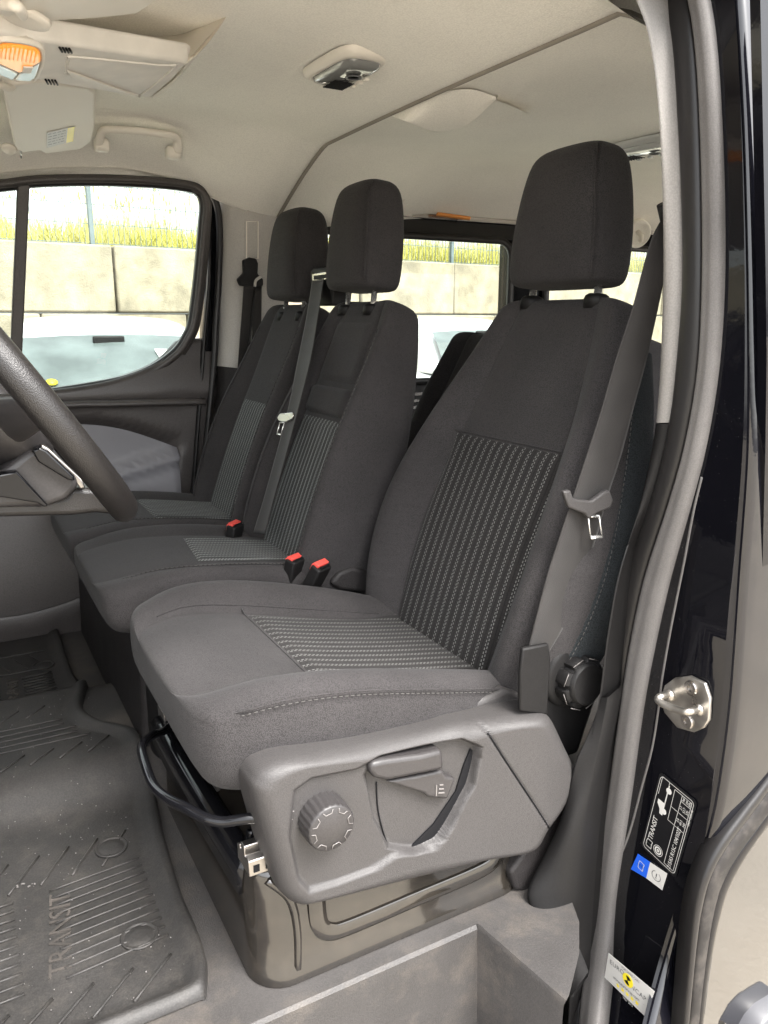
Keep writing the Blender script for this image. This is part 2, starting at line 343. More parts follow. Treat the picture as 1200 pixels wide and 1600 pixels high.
# ---------------- headliner: front moulding and rear moulding meeting at the B-pillars
def zbase(x): return smooth_tab([(-0.6, 1.06), (-0.3, 1.15), (0.0, 1.235), (0.2, 1.285), (0.4, 1.312), (0.6, 1.312), (0.75, 1.288), (0.885, 1.262), (1.1, 1.272), (1.6, 1.285), (2.4, 1.28), (3.05, 1.26)], x)
def drop(x, y):
    a = abs(y); k = sstep(0.45, 0.85, x)*(1-sstep(0.95, 1.5, x))      # the liner tucks in at the pillars
    y0 = lerp(0.50, 0.40, k) if y > 0 else 0.575; w = max(0.0, a-y0)/(0.80-y0)
    return lerp(0.125, 0.165, k)*w**lerp(1.7, 1.25, k) - 0.004*math.cos(min(a, 0.5)/0.5*math.pi/2)
def zc(x, y): return zbase(x)-drop(x, y)
def ceil_rows(xs, ys, dz=0.0):
    return [[V(x, y, zc(x, y)+dz) for y in ys] for x in xs]
ysC = [-0.665+1.42*i/64 for i in range(65)]; ysR = [-0.76+1.56*i/64 for i in range(65)]
mb = MB(); xs = [-0.6+0.03*i for i in range(50)]; xs = [x for x in xs if x < 0.87]+[0.872, 0.882]
rows = ceil_rows(xs, ysC)
rows.append([p+V(0.003, 0, 0.001) for p in rows[-1]]); rows.append([p+V(0.001, 0, 0.03) for p in rows[-1]])
mb.grid(rows); fc = struct(mb.build('ceiling', 'headliner'))
mb = MB(); mb.tube([V(0.889, y, zc(0.884, y)+0.0015) for y in ysC], 0.0058, 10); child(mb.build('shade_bead', 'seam_shade'), fc)  # bead added along the seam, coloured dark in place of its shade
mb = MB(); xs = [0.897, 0.902]+[0.915+0.03*i for i in range(72)]; rows = ceil_rows(xs, ysR, 0.008)
mb.grid([[p+V(-0.002, 0, 0.025) for p in rows[0]]]+rows); struct(mb.build('ceiling', 'headliner'))
# header over the far door, between liner and window frame
mb = MB(); rows = []
for i in range(41):
    x = lerp(-0.55, 0.80, i/40); ze = smooth_tab([(-0.55, 1.06), (-0.2, 1.135), (0.1, 1.18), (0.25, 1.196), (0.40, 1.203), (0.55, 1.200), (0.66, 1.192), (0.72, 1.172), (0.80, 1.15)], x); t0 = V(x, 0.752, zc(x, 0.752)); t1 = V(x, 0.768, ze-0.022*sstep(0.55, 0.30, x)+0.004)
    rows.append([t0+V(0, -0.01, 0.003), t0, t0.lerp(t1, .5)+V(0, 0.004, 0.002), t1, t1+V(0, 0.02, 0.03)])
mb.grid(rows); struct(mb.build('door_header', 'headliner'))
# outer roof skin above the liner
mb = MB(); mb.grid([[V(x, y, zc(x, y*0.97)+0.05) for y in [-0.77, -0.74, -0.7, -0.5, 0, 0.5, 0.65, 0.72, 0.76]] for x in [-0.65, -0.3, 0, 0.5, 1, 2, 3.1]])
struct(mb.build('roof', 'paint'))

# ---------------- far side wall behind the cab (fixed panel and sliding door), window openings left free
FY = 0.80
def wall_strip(poly, name='side_panel', mat='gloss_black', t=0.05, bevel=0.008, parent=None):
    mb = MB(); mb.prism([V(x, FY, z) for x, z in poly], (0, t, 0)); return mb.build(name, mat, parent, smooth=False, bevel=bevel)
sw = thing('sliding_door', 'glossy black sliding door frame with rail behind the passenger bench', 'door', (1.4, FY, 0))
wall_strip([(0.93, 0.0), (3.05, 0.0), (3.05, 0.64), (0.93, 0.64)], 'lower_panel', 'dark_plastic', parent=sw)
wall_strip([(0.93, 1.105), (3.05, 1.105), (3.05, 1.20), (0.93, 1.20)], 'upper_rail', 'gloss_black', parent=sw)
wall_strip([(1.765, 0.64), (1.93, 0.64), (1.93, 1.105), (1.765, 1.105)], 'pillar', 'gloss_black', 0.06, parent=sw)
wall_strip([(2.62, 0.64), (3.05, 0.64), (3.05, 1.105), (2.62, 1.105)], 'pillar', 'gloss_black', 0.06, parent=sw)
mb = MB(); mb.sweep([V(0.95, FY-0.012, 1.168), V(2.6, FY-0.012, 1.168)], [(-0.008, 0), (0.008, 0), (0.008, 0.006), (-0.008, 0.006)], V(0, -1, 0)); mb.build('track', 'satin_steel', sw, smooth=False, bevel=0.002)
for x0, x1 in ((1.00, 1.765), (1.93, 2.62)):
    # rounded rubber surround and pane of each window
    rr_ = 0.05; z0, z1 = 0.645, 1.103; loop = []
    for cx, cz, a0 in ((x1-rr_, z1-rr_, 0), (x0+rr_, z1-rr_, 90), (x0+rr_, z0+rr_, 180), (x1-rr_, z0+rr_, 270)):
        for k in range(7): a = R(a0+15*k); loop.append(V(cx+rr_*math.cos(a), FY-0.004, cz+rr_*math.sin(a)))
    mb = MB(); mb.sweep(loop, [(-0.008, 0.0), (0.014, 0.0), (0.014, 0.012), (-0.008, 0.014)], V(0, -1, 0), closed_path=True); mb.build('window_seal', 'rubber_black', sw)
    mb = MB(); mb.prism([V(x0+0.004, FY+0.028, z0), V(x1-0.004, FY+0.028, z0), V(x1-0.004, FY+0.028, z1), V(x0+0.004, FY+0.028, z1)], (0, 0.004, 0)); mb.build('window_pane', 'glass', sw, smooth=False)
mb = MB()
for k in range(3): mb.box((1.45, FY-0.006, 0.60-0.022*k), (0.36, 0.014, 0.010))
mb.build('vent_slats', 'satin_steel', sw, smooth=False)
# rear end of the cabin
mb = MB(); mb.box((3.08, 0, 0.32), (0.05, 1.6, 0.68)); mb.box((3.08, 0, 1.22), (0.05, 1.6, 0.12)); mb.box((3.08, -0.72, 0.9), (0.05, 0.2, 0.6)); mb.box((3.08, 0.72, 0.9), (0.05, 0.2, 0.6))
struct(mb.build('rear_wall', 'dark_plastic', smooth=False))
# near side wall behind the B-pillar, with window openings like the far side
mb = MB()
mb.box((2.05, -0.83, 0.31), (2.1, 0.04, 0.66)); mb.box((2.05, -0.80, 1.18), (2.1, 0.05, 0.16)); mb.box((1.08, -0.81, 0.86), (0.28, 0.04, 0.5)); mb.box((1.95, -0.81, 0.86), (0.16, 0.04, 0.5)); mb.box((2.9, -0.81, 0.86), (0.4, 0.04, 0.5))
struct(mb.build('side_wall', 'dark_plastic', smooth=False))

# ---------------- near B-pillar: jamb, outer skin, trims
XJ = 0.85
def edge(tab): return lambda v: smooth_tab(tab, v)
e_trimL = edge([(-60, 968), (0, 994), (50, 1012), (150, 1027), (300, 1035), (450, 1036), (650, 1026), (780, 1002), (900, 966), (1000, 948), (1100, 935), (1250, 905), (1400, 893), (1600, 889), (1750, 880)])
e_blkL = edge([(-60, 1015), (0, 1038), (60, 1051), (150, 1059), (300, 1067), (450, 1068), (580, 1058), (660, 1048), (780, 1020), (900, 975), (1000, 955), (1100, 942), (1250, 915), (1400, 900), (1600, 889), (1750, 880)])
e_gryL = edge([(-60, 1060), (0, 1078), (60, 1088), (150, 1095), (300, 1100), (450, 1100), (580, 1093), (700, 1072), (800, 1043), (900, 1010), (1000, 988), (1100, 972), (1250, 951), (1400, 928), (1600, 906), (1750, 893)])
e_gryR = edge([(-60, 1092), (0, 1109), (60, 1118), (150, 1125), (300, 1131), (450, 1131), (580, 1122), (700, 1102), (800, 1076), (900, 1048), (1000, 1025), (1100, 1006), (1250, 985), (1400, 962), (1600, 937), (1750, 922)])
e_jmbR = edge([(-60, 1148), (0, 1155), (150, 1165), (300, 1171), (500, 1175), (700, 1174), (900, 1160), (1100, 1145), (1250, 1124), (1320, 1106), (1400, 1074), (1500, 1042), (1600, 1016), (1750, 985)])
vs = [-60+30*i for i in range(62)]
def XJv(v): return lerp(XJ, min(XJ, P(e_jmbR(v), v, Y=-0.885).x), sstep(1380, 1680, v))      # the pillar sweeps forward into the sill
mb = MB(); rows = []; sk = MB(); srows = []
for v in vs:
    X = XJv(v); a = P(e_gryR(v)-14, v, X=X); b = P(e_jmbR(v)+4, v, X=X); w = a.y-b.y
    row = [a+V(0.03, 0.012, 0), a, V(X-0.003, a.y-w*0.10, a.z), V(X-0.012, a.y-w*0.15, a.z), V(X-0.012, a.y-w*0.5, a.z), V(X-0.012, a.y-w*0.93, a.z), V(X-0.009, b.y+0.010, b.z), V(X-0.006, b.y+0.006, b.z)]
    rows.append(row); srow = []
    for k in range(0, 7):
        g = R(15*k); srow.append(V(X-0.006+0.010*(1-math.cos(g)), b.y+0.006-0.010*math.sin(g), b.z))
    for dx in (0.02, 0.04, 0.06, 0.1, 0.2, 0.34, 0.9, 2.2): srow.append(V(X+(dx if b.z < 0.60 else min(dx, 0.34+dx*0.002)), b.y-0.004-0.006*min(dx, .2), b.z))
    srows.append(srow)
mb.grid(rows); bp_ = mb.build('door_pillar', 'jamb_paint', smooth=True, sharp=60); struct(bp_)
sk.grid(srows); struct(sk.build('body_side', 'body_paint'))
# beige upper trim and dark lower trim, curved sheets that return into the cab
def trim(name, v0, v1, mat, off=0.0):
    mb = MB(); rows = []; k = 0; v = v0
    while v <= v1+.1:
        a = P(e_trimL(v), v, Y=-0.745); b = P(e_blkL(v)+8, v, X=XJv(v)-0.005+off)
        m1 = a.lerp(b, 0.25)+V(-0.006, -0.001, 0); m2 = a.lerp(b, 0.6)+V(-0.008, 0, 0)
        rows.append([a+V(0.20, 0.045, 0), a+V(0.06, 0.02, 0), a+V(0.012, 0.006, 0), a, m1, m2, b, b+V(0.03, 0, 0)]); v += 20
    mb.grid(rows); return mb.build(name, mat)
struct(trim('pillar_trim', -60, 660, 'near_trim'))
struct(trim('pillar_trim', 662, 1722, 'black_plastic', -0.002))
# belt outlet collar and the flared foot of the lower trim
uL = edge([(1090, 940), (1140, 922), (1190, 900), (1260, 882), (1300, 868), (1345, 846), (1385, 826), (1405, 824), (1430, 836), (1470, 858), (1520, 880), (1556, 893)])
mb = MB(); rows = []
for i in range(41):
    v = lerp(1090, 1556, i/40); p = P(uL(v), v, Y=smooth_tab([(1090, -.744), (1190, -.735), (1300, -.722), (1400, -.722), (1470, -.77), (1556, -.84)], v)); q = P(e_blkL(v)+6, v, X=XJv(v)-0.004); q = P(e_blkL(v)+6, v, Y=min(q.y, -0.755))
    bl = 0.030*sstep(1190, 1300, v)*(1-0.8*sstep(1480, 1556, v)); row = [p+V(0.05, 0.02, 0)]
    for k in range(13):
        t = k/12; row.append(p.lerp(q, t)+V(-0.8, -0.5, 0.1)*(bl*math.sin(math.pi*t)**0.8*0.6))
    rows.append(row+[q+V(0.05, 0.02, 0)])
mb.grid(rows); struct(mb.build('pillar_foot', 'black_plastic'))

# weatherstrips: black inner bead, grey outer lip
def seal(name, eL, eR, X, mat, depth, label, groove=False):
    mb = MB(); rows = []; X0 = X
    for i, v in enumerate(vs):
        X = X0-XJ+XJv(v)
        a = P(eL(v), v, X=X); b = P(eR(v), v, X=X); c = (a+b)/2; h = (b-a)/2; row = []
        for k in range(17):
            g = math.pi*k/16; bump_ = 1.0
            if groove and 6 <= k <= 8: bump_ = 0.90
            row.append(c-h*math.cos(g)+V(-depth*math.sin(g)**0.8*bump_, 0, 0))
        rows.append(row+[b+V(0.02, 0, 0), a+V(0.02, 0, 0)])
    mb.grid(rows, closed=True, cap0=True, cap1=True); o = mb.build(name, mat); tag(o, label, 'door seal'); return o
seal('weatherstrip', e_blkL, e_gryL, 0.838, 'rubber_black', 0.010, 'black rubber bead seal running down inside the driver door opening')
seal('weatherstrip', e_gryL, e_gryR, 0.836, 'rubber_grey', 0.012, 'light grey soft door seal curving down beside the glossy black jamb', True)
# thin body seam running out from under the seal
mb = MB(); pth = [P(u, v, X=XJv(v)-0.010) for u, v in [(1098, 745), (1085, 800), (1070, 880), (1050, 980), (1036, 1060), (1030, 1110), (1020, 1170), (1004, 1230), (985, 1300), (965, 1350)]]
mb.tube(spline(pth, 6), 0.0028, 8); child(mb.build('sealant_bead', 'rubber_grey'), bp_)

# sliding-door edge, its rubber and the sill at the right margin
sg = thing('side_door_edge', 'black sliding door edge and dusty gasket at the lower right margin', 'door', (0.9, -0.90, 0))
def band(name, eL, eR, Y, t, mat, h):
    mb = MB(); L2, R2 = spline([P(u, v, Y=Y) for u, v in eL], 8), spline([P(u, v, Y=Y) for u, v in eR], 8); rows = []
    for p, q in zip(L2, R2):
        c = (p+q)/2; w = (q-p)/2; rows.append([p+V(0, t, 0)]+[c-w*math.cos(math.pi*k/8)+V(0, -h*math.sin(math.pi*k/8)**.7, 0) for k in range(9)]+[q+V(0, t, 0)])
    mb.grid(rows, True, True, True); return mb.build(name, mat, sg)
eA = [(1062, 1660), (1070, 1560), (1078, 1470), (1086, 1410), (1100, 1362), (1122, 1318), (1160, 1266), (1200, 1212), (1260, 1120)]
eB = [(1068, 1660), (1077, 1560), (1086, 1470), (1095, 1412), (1108, 1366), (1132, 1322), (1170, 1272), (1208, 1218), (1268, 1126)]
eC = [(1084, 1660), (1093, 1560), (1103, 1480), (1114, 1418), (1128, 1374), (1152, 1332), (1184, 1288), (1222, 1234), (1282, 1142)]
eD = [(1092, 1660), (1102, 1560), (1114, 1480), (1128, 1420), (1140, 1384), (1164, 1340), (1194, 1296), (1232, 1244), (1290, 1150)]
band('gasket_lip', eA, eB, -0.905, 0.02, 'rubber_black', 0.006); band('gasket', eB, eC, -0.903, 0.02, 'dusty_rubber', 0.008); band('door_flange', eC, eD, -0.907, 0.02, 'jamb_paint', 0.004)
mb = MB(); mb.prism([P(u, v, Y=-0.903) for u, v in eD[:-1]+[(1290, 1240), (1290, 1660)]], (0, 0.012, 0)); mb.build('door_skin', 'paint', sg, smooth=False)
mb = MB(); mb.prism([P(u, v, Y=-0.900) for u, v in [(1186, -80), (1188, 0), (1192, 190), (1196, 400), (1198, 560), (1196, 700), (1192, 860), (1190, 960), (1189, 1080), (1187, 1192), (1230, 1150), (1260, -80)]], (0, 0.012, 0)); mb.build('door_edge', 'jamb_paint', sg, smooth=False)
mb = MB(); q0 = [P(u, v, Y=-0.925) for u, v in [(1168, 1630), (1182, 1604), (1198, 1586), (1230, 1566)]]; mb.grid([[p+V(0, 0.03, 0.003) for p in q0], q0, [p+V(0, -0.006, -0.004) for p in q0], [p+V(0, -0.010, -0.05) for p in q0]]); mb.build('step_cover', 'satin_plastic', sg)

# ---------------- front of the cab, out of frame: dashboard, windscreen and its pillars
mb = MB(); rows = []
for x, z in [(-0.42, 0.02), (-0.40, 0.30), (-0.36, 0.52), (-0.38, 0.66), (-0.46, 0.76), (-0.60, 0.82), (-0.95, 0.80), (-1.05, 0.76)]: rows.append([V(x-0.03*math.cos(y*2), y, z+0.02*math.cos(y*3)) for y in [-0.80+0.1*i for i in range(17)]])
mb.grid(rows); struct(mb.build('dashboard', 'dark_plastic'))
mb = MB(); mb.box((-1.08, 0, 0.25), (0.06, 1.7, 1.2)); struct(mb.build('bulkhead', 'black_plastic', smooth=False))
mb = MB(); mb.grid([[V(lerp(-1.06, -0.60, t)-0.05*math.cos(y*1.6), y*lerp(1, .9, t), lerp(0.80, 1.075, t)) for y in [-0.82+0.164*i for i in range(11)]] for t in [k/6 for k in range(7)]]); struct(mb.build('windscreen', 'glass'))
for s_ in (-1, 1):
    mb = MB(); mb.tube(spline([V(-1.08, s_*0.84, 0.74), V(-0.85, s_*0.80, 0.95), V(-0.60, s_*0.75, 1.08), V(-0.3, s_*0.72, 1.16), V(0.05, s_*0.74, 1.22)], 5), 0.035, 12, flat=0.7); struct(mb.build('windscreen_pillar', 'pillar_trim'))
# cant rail over the driver's door, just above the frame, with its seal
pr_ = spline([V(0.82, -0.83, 1.275), V(0.70, -0.81, 1.300), V(0.55, -0.79, 1.302), V(0.35, -0.79, 1.305), V(0.0, -0.785, 1.262), V(-0.3, -0.775, 1.19), V(-0.6, -0.775, 1.10)], 6)
mb = MB(); mb.tube(pr_, 0.032, 14); struct(mb.build('cant_rail', 'jamb_paint'))
mb = MB(); mb.tube([p+V(0, 0.030, -0.006) for p in pr_], 0.014, 12); child(mb.build('rail_seal', 'rubber_grey'), bpy.data.objects['cant_rail'])
# ================================================================== seats
def stitches(path, name, parent, L=0.005, gap=0.0035, r=0.00065, mat='thread', off=V(0,0,0)):
    "row of thread stitches along a seam"
    mb = MB(); acc = 0.0; pts = [Vector(p)+off for p in path]; start = None
    d = [0.0]
    for a, b in zip(pts, pts[1:]): d.append(d[-1]+(b-a).length)
    def at(s):
        for i in range(len(d)-1):
            if s <= d[i+1]: return pts[i].lerp(pts[i+1], (s-d[i])/max(1e-9, d[i+1]-d[i]))
        return pts[-1]
    s = 0.0
    while s+L < d[-1]:
        mb.tube([at(s), at(s+L*.5), at(s+L)], r, 5); s += L+gap
    o = mb.build(name, mat, parent); o['kind'] = 'stuff'; return o
def densify(path, n=6): return spline(path, n)

class Back:
    "reclined backrest: frame of reference and padded surface"
    def __init__(s, x0, z0, yc, H, rec, hw, bol, thick, seam=0.62, lum=0.012):
        s.o = V(x0, yc, z0); s.et = V(math.sin(rec), 0, math.cos(rec)); s.en = V(-math.cos(rec), 0, math.sin(rec)); s.H = H; s.hw = hw; s.bol = bol; s.th = thick; s.seam = seam; s.lum = lum
    def d(s, a, t):
        "depth of the padding above the back plane at lateral fraction a"
        a = abs(a); b = s.bol(t); sm = s.seam
        lum = s.lum*math.sin(math.pi*min(1, max(0, (t+0.05)/0.75)))
        if a < sm-0.06: return lum
        if a < sm: return lum-0.003*sstep(sm-0.06, sm, a)
        if a < 0.86: return lerp(lum-0.003, b, math.sin(math.pi/2*(a-sm)/(0.86-sm)))
        q = (a-0.86)/0.14; return b-(b+0.045)*(1-math.sqrt(max(0, 1-q*q*0.98)))
    def p(s, a, t, off=0.0, y=None):
        w = s.hw(t); 
        if y is not None: a = y/w
        return s.o+V(0, a*w, 0)+s.et*(s.H*t)+s.en*(s.d(a, t)+off)
    def ring(s, t, k=1.0, dn=0.0):
        w = s.hw(t)*k; th = s.th(t); r = []
        for a in [-0.985, -0.95, -0.9, -0.84, -0.76, -0.68, -0.635, -0.62, -0.6, -0.55, -0.4, -0.2, 0, 0.2, 0.4, 0.55, 0.6, 0.62, 0.635, 0.68, 0.76, 0.84, 0.9, 0.95, 0.985]:
            aa = a*s.seam/0.62 if abs(a) <= 0.62 else math.copysign(s.seam+(abs(a)-0.62)*(1-s.seam)/0.38, a)
            r.append(s.o+V(0, aa*w, 0)+s.et*(s.H*t)+s.en*((s.d(aa, t))*k-dn))
        for a, f in [(1.0, 0.45), (1.0, 0.62), (0.985, 0.80), (0.95, 0.93), (0.86, 1.0), (0.5, 1.02), (0, 1.03), (-0.5, 1.02), (-0.86, 1.0), (-0.95, 0.93), (-0.985, 0.80), (-1.0, 0.62), (-1.0, 0.45)]:
            r.append(s.o+V(0, a*w, 0)+s.et*(s.H*t)-s.en*(th*f))
        return r
    def shell(s, name, mat, parent, ts, top=True):
        rows = [s.ring(t) for t in ts]
        t1 = ts[-1]; mb = MB()
        # rounded bottom and top
        def shrink(ring, k, dt, ky):
            c = sum(ring, Vector())/len(ring); return [c+V((q-c).x*k, (q-c).y*ky, (q-c).z*k)+s.et*dt for q in ring]
        bot = [shrink(rows[0], 0.55, -0.030, 0.86), shrink(rows[0], 0.85, -0.022, 0.95)]
        topr = [shrink(rows[-1], 0.93, 0.016, 0.97), shrink(rows[-1], 0.75, 0.030, 0.90), shrink(rows[-1], 0.40, 0.038, 0.72)]
        mb.grid(bot+rows+topr, True, True, True)
        return mb.build(name, mat, parent, sub=1)
    def patch(s, name, mat, parent, y0, y1, t0, t1, off=0.003, ny=16, nt=24, slant=0.0, curve=None):
        mb = MB(); rows = []; uv = []
        for i in range(nt+1):
            t = lerp(t0, t1, i/nt); row = []
            for j in range(ny+1):
                y = lerp(y0, y1, j/ny); sc = curve(t) if curve else 1.0
                e = 0.0035 if (i in (0, nt) or j in (0, ny)) else 0.0
                row.append(s.p(0, t, off-e, y=y*sc)); uv.append((y*sc, t*s.H))
            rows.append(row)
        mb.grid(rows); mb.uv = uv; return mb.build(name, mat, parent)

class Cushion:
    def __init__(s, yc, prof, hw, bol, seam=0.60, skirt=0.11):
        s.yc = yc; s.prof = prof; s.hw = hw; s.bol = bol; s.seam = seam
    def z(s, a, x):
        a = abs(a); b = s.bol(x); zt = smooth_tab([(q[0], q[1]) for q in s.prof], x)
        if a < s.seam: return zt-0.002*sstep(s.seam-0.08, s.seam, a)
        if a < 0.84: return zt-0.002+(b+.002)*math.sin(math.pi/2*(a-s.seam)/(0.84-s.seam))
        q = (a-0.84)/0.16; return zt+b-0.030*(1-math.sqrt(max(0, 1-q*q*.98)))
    def p(s, a, x, off=0.0, y=None):
        w = s.hw(x)
        if y is not None: a = y/w
        return V(x, s.yc+a*w, s.z(a, x)+off)
    def ring(s, x, zt=None, zb=None):
        w = s.hw(x); zb = smooth_tab([(q[0], q[2]) for q in s.prof], x); r = []
        for a in [-0.985, -0.95, -0.89, -0.82, -0.74, -0.66, -0.62, -0.60, -0.57, -0.5, -0.3, 0, 0.3, 0.5, 0.57, 0.60, 0.62, 0.66, 0.74, 0.82, 0.89, 0.95, 0.985]:
            aa = a*s.seam/0.60 if abs(a) <= 0.60 else math.copysign(s.seam+(abs(a)-0.60)*(1-s.seam)/0.40, a)
            r.append(s.p(aa, x))
        zs = s.z(0.99, x)
        for a, f in [(1.01, 0.25), (1.02, 0.5), (1.0, 0.75), (0.95, 0.93), (0.85, 1.0), (0.4, 1.0), (-0.4, 1.0), (-0.85, 1.0), (-0.95, 0.93), (-1.0, 0.75), (-1.02, 0.5), (-1.01, 0.25)]:
            r.append(V(x, s.yc+a*w, lerp(zs, zb, f)))
        return r
    def shell(s, name, mat, parent, xs, front=0.035, pl=(0.80, 0.90, 0.965, 0.99)):
        rows = [s.ring(x) for x in xs]; mb = MB()
        def shrink(ring, kz, dx, ky, zoff=0):
            c = sum(ring, Vector())/len(ring); return [V(q.x+dx, c.y+(q.y-c.y)*ky, c.z+(q.z-c.z)*kz+zoff) for q in ring]
        f = rows[0]
        fr = [shrink(f, 0.30, -front, pl[0], 0.004), shrink(f, 0.62, -front*0.92, pl[1], 0.003), shrink(f, 0.86, -front*0.62, pl[2], 0), shrink(f, 0.96, -front*0.28, pl[3], 0)]
        bk = [shrink(rows[-1], 0.85, 0.015, 0.98), shrink(rows[-1], 0.4, 0.022, 0.9)]
        mb.grid(fr+rows+bk, True, True, True); return mb.build(name, mat, parent, sub=1)
    def patch(s, name, mat, parent, y0, y1, x0, x1, off=0.003, ny=16, nx=24, wave=0.0, skew=0.0):
        mb = MB(); rows = []; uv = []
        for i in range(nx+1):
            row = []
            for j in range(ny+1):
                y = lerp(y0, y1, j/ny); x = lerp(x0, x1, i/nx)+skew*(1-i/nx)*(j/ny-0.5)
                e = 0.0035 if (i in (0, nx) or j in (0, ny)) else 0.0
                row.append(s.p(0, x, off-e, y=y)); uv.append((y+0.004*math.sin(x*16+1)*wave, x))
            rows.append(row)
        mb.grid(rows); mb.uv = uv; return mb.build(name, mat, parent)

def headrest(parent, c, w, h, th, rec=R(6), post_dx=0.08, sink=0.06, topk=0.78):
    "padded headrest: rounded block, narrower at the top, on two steel posts"
    et = V(math.sin(rec), 0, math.cos(rec)); en = V(-math.cos(rec), 0, math.sin(rec)); c = Vector(c); rows = []; prof = [(-0.5, 0.80, 0.62), (-0.485, 0.92, 0.84), (-0.44, 0.98, 0.95), (-0.36, 1.0, 1.0), (-0.1, 1.0, 1.03), (0.15, 0.97, 1.0), (0.30, 0.93, 0.94), (0.40, 0.88, 0.84), (0.455, 0.80, 0.68), (0.488, 0.68, 0.46), (0.50, 0.50, 0.25)]
    n = 40
    for t, kw, kt in prof:
        row = []
        kw2 = kw*lerp(1.0, topk, sstep(-0.3, 0.5, t)*0.6)
        for k in range(n):
            g = 2*math.pi*k/n; ca, sa = math.cos(g), math.sin(g); e = 0.46
            x_ = math.copysign(abs(ca)**e, ca); y_ = math.copysign(abs(sa)**e, sa)
            row.append(c+V(0, x_*w/2*kw2, 0)+en*(y_*th/2*kt+0.006*(1-x_*x_)*(1 if y_ > 0 else 0))+et*(h*t))
        rows.append(row)
    mb = MB(); mb.grid(rows, True, True, True); hr = mb.build('headrest', 'fabric', parent, sub=1)
    # seam where the front face meets each side gusset, and round the bottom corner
    for sgn in (-1,):
        pts = []
        for t, kw, kt in prof[2:-2]:
            kw2 = kw*lerp(1.0, topk, sstep(-0.3, 0.5, t)*0.6)
            pts.append(c+V(0, sgn*w/2*kw2*0.955, 0)+en*(th/2*kt*0.885)+et*(h*t))
        mb = MB(); mb.tube(densify(pts, 5), 0.0016, 6); mb.build('seam', 'fabric', hr)
    for sgn in (-1, 1):
        b = c+V(0, sgn*post_dx, 0)-et*(h*0.47)
        mb = MB(); mb.tube([b, b-et*(sink+0.05)], 0.0062, 14); po = mb.build('headrest_post', 'chrome', parent)
        q = b-et*(sink)
        mb = MB(); mb.lathe([(0.0, 0.012), (0.014, 0.012), (0.019, 0.009), (0.021, 0.004), (0.021, -0.012)], q, et, 20); mb.build('post_guide', 'black_plastic', parent)
    return hr

# ---------------------------------------------------------------- driver seat
DY = -0.43
ds = thing('driver_seat', 'large driver seat in dark grey cloth with dashed stripe inserts, nearest the camera', 'seat', (0.5, DY, 0))
hwB = lambda t: smooth_tab([(0.0, 0.225), (0.10, 0.245), (0.25, 0.262), (0.40, 0.262), (0.60, 0.240), (0.80, 0.208), (0.93, 0.182), (1.0, 0.165)], t)
bolB = lambda t: smooth_tab([(0, 0.035), (0.15, 0.058), (0.4, 0.066), (0.65, 0.045), (0.85, 0.02), (1, 0.008)], t)
DB = Back(0.690, 0.270, DY, 0.63, R(21.5), hwB, bolB, lambda t: smooth_tab([(0, 0.10), (0.3, 0.125), (0.7, 0.105), (1.0, 0.065)], t), seam=0.60)
DB.shell('backrest', 'fabric', ds, [0.0, 0.06, 0.14, 0.24, 0.34, 0.44, 0.54, 0.64, 0.74, 0.83, 0.90, 0.95, 0.985])
cvB = lambda t: smooth_tab([(0.0, 0.93), (0.3, 1.03), (0.62, 1.0)], t)
DB.patch('backrest_insert', 'striped', ds, -0.147, 0.147, 0.02, 0.625, off=0.0035, curve=cvB)
# cloth side panel of the backrest, behind the near bolster
mb = MB(); rows = []
for i in range(21):
    t = lerp(0.04, 0.93, i/20); w = DB.hw(t); th = DB.th(t); o = DB.o+DB.et*(DB.H*t)
    rows.append([o+V(0, -w*1.004-0.002, 0)-DB.en*(th*f) for f in (0.30, 0.45, 0.6, 0.75, 0.88)])
    rows[-1][0] += V(0, 0.006, 0); rows[-1][4] += V(0, 0.004, 0)
mb.grid(rows); mb.build('side_gusset', 'fabric_side', ds)
stitches([DB.o+DB.et*(DB.H*lerp(0.1, 0.93, i/20))+V(0, -DB.hw(lerp(0.1, 0.93, i/20))*1.004-0.0015, 0)-DB.en*(DB.th(lerp(0.1, 0.93, i/20))*0.32) for i in range(21)], 'stitching', ds)
for sgn in (-1, 1):     # welt lines between centre panel and bolsters
    mb = MB(); mb.tube([DB.p(sgn*DB.seam, lerp(0.02, 0.97, i/40), -0.0005) for i in range(41)], 0.0016, 6); mb.build('seam', 'fabric', ds)
mb = MB(); mb.tube([DB.p(0, 0.632, 0.001, y=lerp(-0.15, 0.15, i/16)) for i in range(17)], 0.0016, 6); mb.build('seam', 'fabric', ds)
headrest(ds, (0.957, DY+0.007, 1.008), 0.230, 0.226, 0.105, rec=R(5), post_dx=0.082, sink=0.030, topk=0.74)

hwC = lambda x: smooth_tab([(0.20, 0.205), (0.25, 0.226), (0.31, 0.242), (0.40, 0.246), (0.60, 0.236), (0.76, 0.205)], x)
bolC = lambda x: smooth_tab([(0.20, 0.004), (0.26, 0.020), (0.40, 0.042), (0.60, 0.040), (0.72, 0.020)], x)
DC = Cushion(DY, [(0.235, 0.372, 0.268), (0.30, 0.378, 0.255), (0.40, 0.358, 0.25), (0.50, 0.334, 0.25), (0.60, 0.312, 0.24), (0.72, 0.292, 0.22), (0.76, 0.285, 0.22)], hwC, bolC, seam=0.62)
DC.shell('cushion', 'fabric', ds, [0.248, 0.27, 0.30, 0.35, 0.40, 0.46, 0.52, 0.58, 0.64, 0.70, 0.75], front=0.034, pl=(0.66, 0.80, 0.92, 0.975))
DC.patch('cushion_insert', 'striped', ds, -0.145, 0.145, 0.405, 0.735, off=0.0035, wave=1.0)
